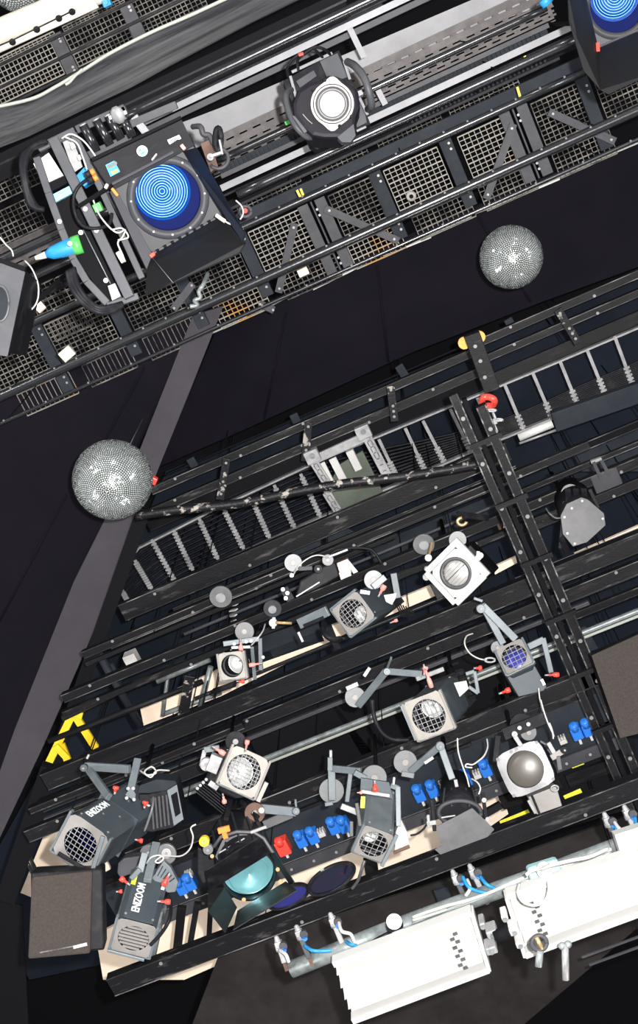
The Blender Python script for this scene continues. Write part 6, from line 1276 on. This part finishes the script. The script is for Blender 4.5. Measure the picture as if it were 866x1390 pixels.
for i, (pts, m, lab) in enumerate([([(628, 1190, 4.95), (636, 1204, 4.9), (650, 1210, 4.9), (662, 1212, 4.9)], 'cyan', 'bright blue cable between the middle pair of clamps'), ([(652, 1190, 4.95), (660, 1200, 4.9), (672, 1206, 4.9), (682, 1208, 4.9)], 'cyan', 'bright blue cable right of the middle pair of clamps'), ([(414, 1284, 4.95), (424, 1290, 4.9), (438, 1291, 4.9), (450, 1290, 4.9)], 'cyan', 'bright blue cable right of the second hanger clamp'), ([(835, 1118, 4.95), (838, 1130, 4.9), (845, 1142, 4.9)], 'cyan', 'bright blue cable between the two rightmost clamps'), ([(834, 1116, 4.95), (842, 1126, 4.9), (856, 1133, 4.9)], 'offwhite', 'white cable between the two rightmost clamps'), ([(634, 1194, 4.95), (638, 1206, 4.9), (632, 1216, 4.9)], 'offwhite', 'pale cable at the left clamp of the middle pair'), ([(460, 1252, 4.95), (464, 1264, 4.9), (476, 1268, 4.9), (481, 1278, 4.9)], 'offwhite', 'white cable right of the third hanger clamp'), ([(470, 1278, 4.95), (476, 1282, 4.9), (484, 1283, 4.9)], 'cyan', 'short blue cable end near the third hanger clamp'), ([(505, 1279, 4.9), (515, 1273, 4.85), (528, 1266, 4.85), (535, 1260, 4.9)], 'black', 'black cable on the support tube left of the black-and-white knob'), ([(862, 1110, 4.95), (864, 1125, 4.9), (868, 1140, 4.9)], 'cyan', 'blue cable at the right edge clamp'), ([(380, 1290, 4.95), (388, 1296, 4.9), (392, 1306, 4.9)], 'offwhite', 'pale cable at the leftmost hanger clamp')]):
    cable('short_cable', pts, .009, m, lab)
t = thing('thumb_screw', Q(535, 1252, 4.8), 'black knob with white cap clamped on the support tube', 'knob')
MB().lathe([(0, 0), (.040, 0), (.040, .05), (0, .05)], Q(536, 1256, 4.85), -BACK+idir(-.3, -1)*.3, 20).build('knob_body', 'black', t); MB().disc(Q(535, 1251, 4.77), -BACK+idir(-.3, -1)*.3, .036, .008, 20).build('white_cap', 'text', t); MB().bar(Q(536, 1260, 4.85), Q(544, 1276, 4.85), .05, .04, BACK).build('clamp_jaw', 'galv', t, bevel=.005); MB().bar(Q(533, 1268, 4.82), Q(549, 1262, 4.82), .025, .03, BACK).build('clamp_screw', 'alu', t)
t = thing('ring_shackle', Q(732, 1280, 4.4), 'round dark shackle ring on the lower edge of the right trough', 'shackle')
MB().tube([Q(732+10*math.cos(q), 1280+10*math.sin(q), 4.4) for q in [2*PI*k/24 for k in range(25)]], .010, 8).build('ring', 'flat2', t); MB().tube([Q(728, 1272, 4.38), Q(736, 1288, 4.38)], .009, 8).build('pin', 'brass', t); MB().tube([Q(733, 1290, 4.4), Q(731, 1312, 4.4)], .016, 8).build('hanging_link', 'galv', t)
t = thing('drop_rod', Q(767, 1292, 4.5), 'silver drop rod with ball joints under the right trough', 'rod'); MB().tube([Q(767, 1282, 4.5), Q(768, 1330, 4.5)], .016, 10).build('rod', 'alu', t); MB().sphere(Q(763, 1284, 4.5), .018, 10).build('ball_joint', 'galv', t); MB().sphere(Q(771, 1282, 4.5), .018, 10).build('ball_joint', 'galv', t)
xbeam('thin_rail', 830, 1284, 1287, 790, 900, 5.0, .01, 'flat2', 'thin grey rail at the lower right corner', 'rail'); xbeam('thin_rail', 830, 1298, 1301, 800, 900, 5.0, .01, 'flat2', 'second thin grey rail at the lower right corner', 'rail')
tag(MB().bar(P(598, 1205, 5.5), P(612, 1240, 5.5), .09, .03).build('upright_bar', 'flat'), 'dark bar behind the middle hanger clamps', 'bar')

# hanging stems of the lamps that hang free
for o in list(COL.objects):
    if o.get('category') == 'stage light' and not any(c.name.startswith('hanging_stem') for c in o.children):
        a_ = WLOC[o] + BACK*.25; top_ = CAMZ+7.1*K if w2c(a_-cam_pos).y > 0 and a_.y < P(433, 560, 7).y else a_.z+1.0
        MB().tube([a_, Vector((a_.x, a_.y, top_))], .014, 8).build('hanging_stem', 'matte', o)
FLASH = 4600.0
FILL_POWER = 260.0  # strength of the added fill lamps
# ================================================================== camera, lights, world
cd_ = bpy.data.cameras.new('camera'); co = bpy.data.objects.new('camera', cd_); COL.objects.link(co)
mw = RW.to_4x4(); mw.translation = cam_pos; co.matrix_world = mw
cd_.sensor_fit = 'VERTICAL'; cd_.sensor_height = 36.0; cd_.lens = 36.0 * F / 1390.0; cd_.clip_start = .05; cd_.clip_end = 100
scene.camera = co
fl = bpy.data.lights.new('camera_flash', 'POINT'); fl.energy = FLASH; fl.shadow_soft_size = .035; fl.color = (1, .985, .97)
fo = bpy.data.objects.new('camera_flash', fl); COL.objects.link(fo); fo.location = cam_pos + c2w((.17, .13, 0))
w = bpy.data.worlds.new('world'); scene.world = w; w.use_nodes = True
w.node_tree.nodes['Background'].inputs[0].default_value = (.5, .52, .56, 1); w.node_tree.nodes['Background'].inputs[1].default_value = 0.0
# unseen fill lamps, added to give the mirror balls sparkle and something to reflect
for i, (x, y, z) in enumerate([(-6, -6, 5.5), (5, -7, 6), (9, 2, 5), (-9, 4, 5), (0, 13, 4.5)]):
    l = bpy.data.lights.new('added_fill_lamp', 'AREA'); l.shape = 'DISK'; l.size = .9; l.energy = FILL_POWER
    o = bpy.data.objects.new('added_fill_lamp', l); COL.objects.link(o); o.location = (x, y, z)
    o.rotation_euler = (Vector((x, y, z)) - Vector((0, 3, 9))).to_track_quat('Z', 'Y').to_euler()
scene.view_settings.view_transform = 'Standard'; scene.view_settings.look = 'None'
scene.view_settings.exposure = 0; scene.view_settings.gamma = 1; scene.view_settings.use_curve_mapping = False
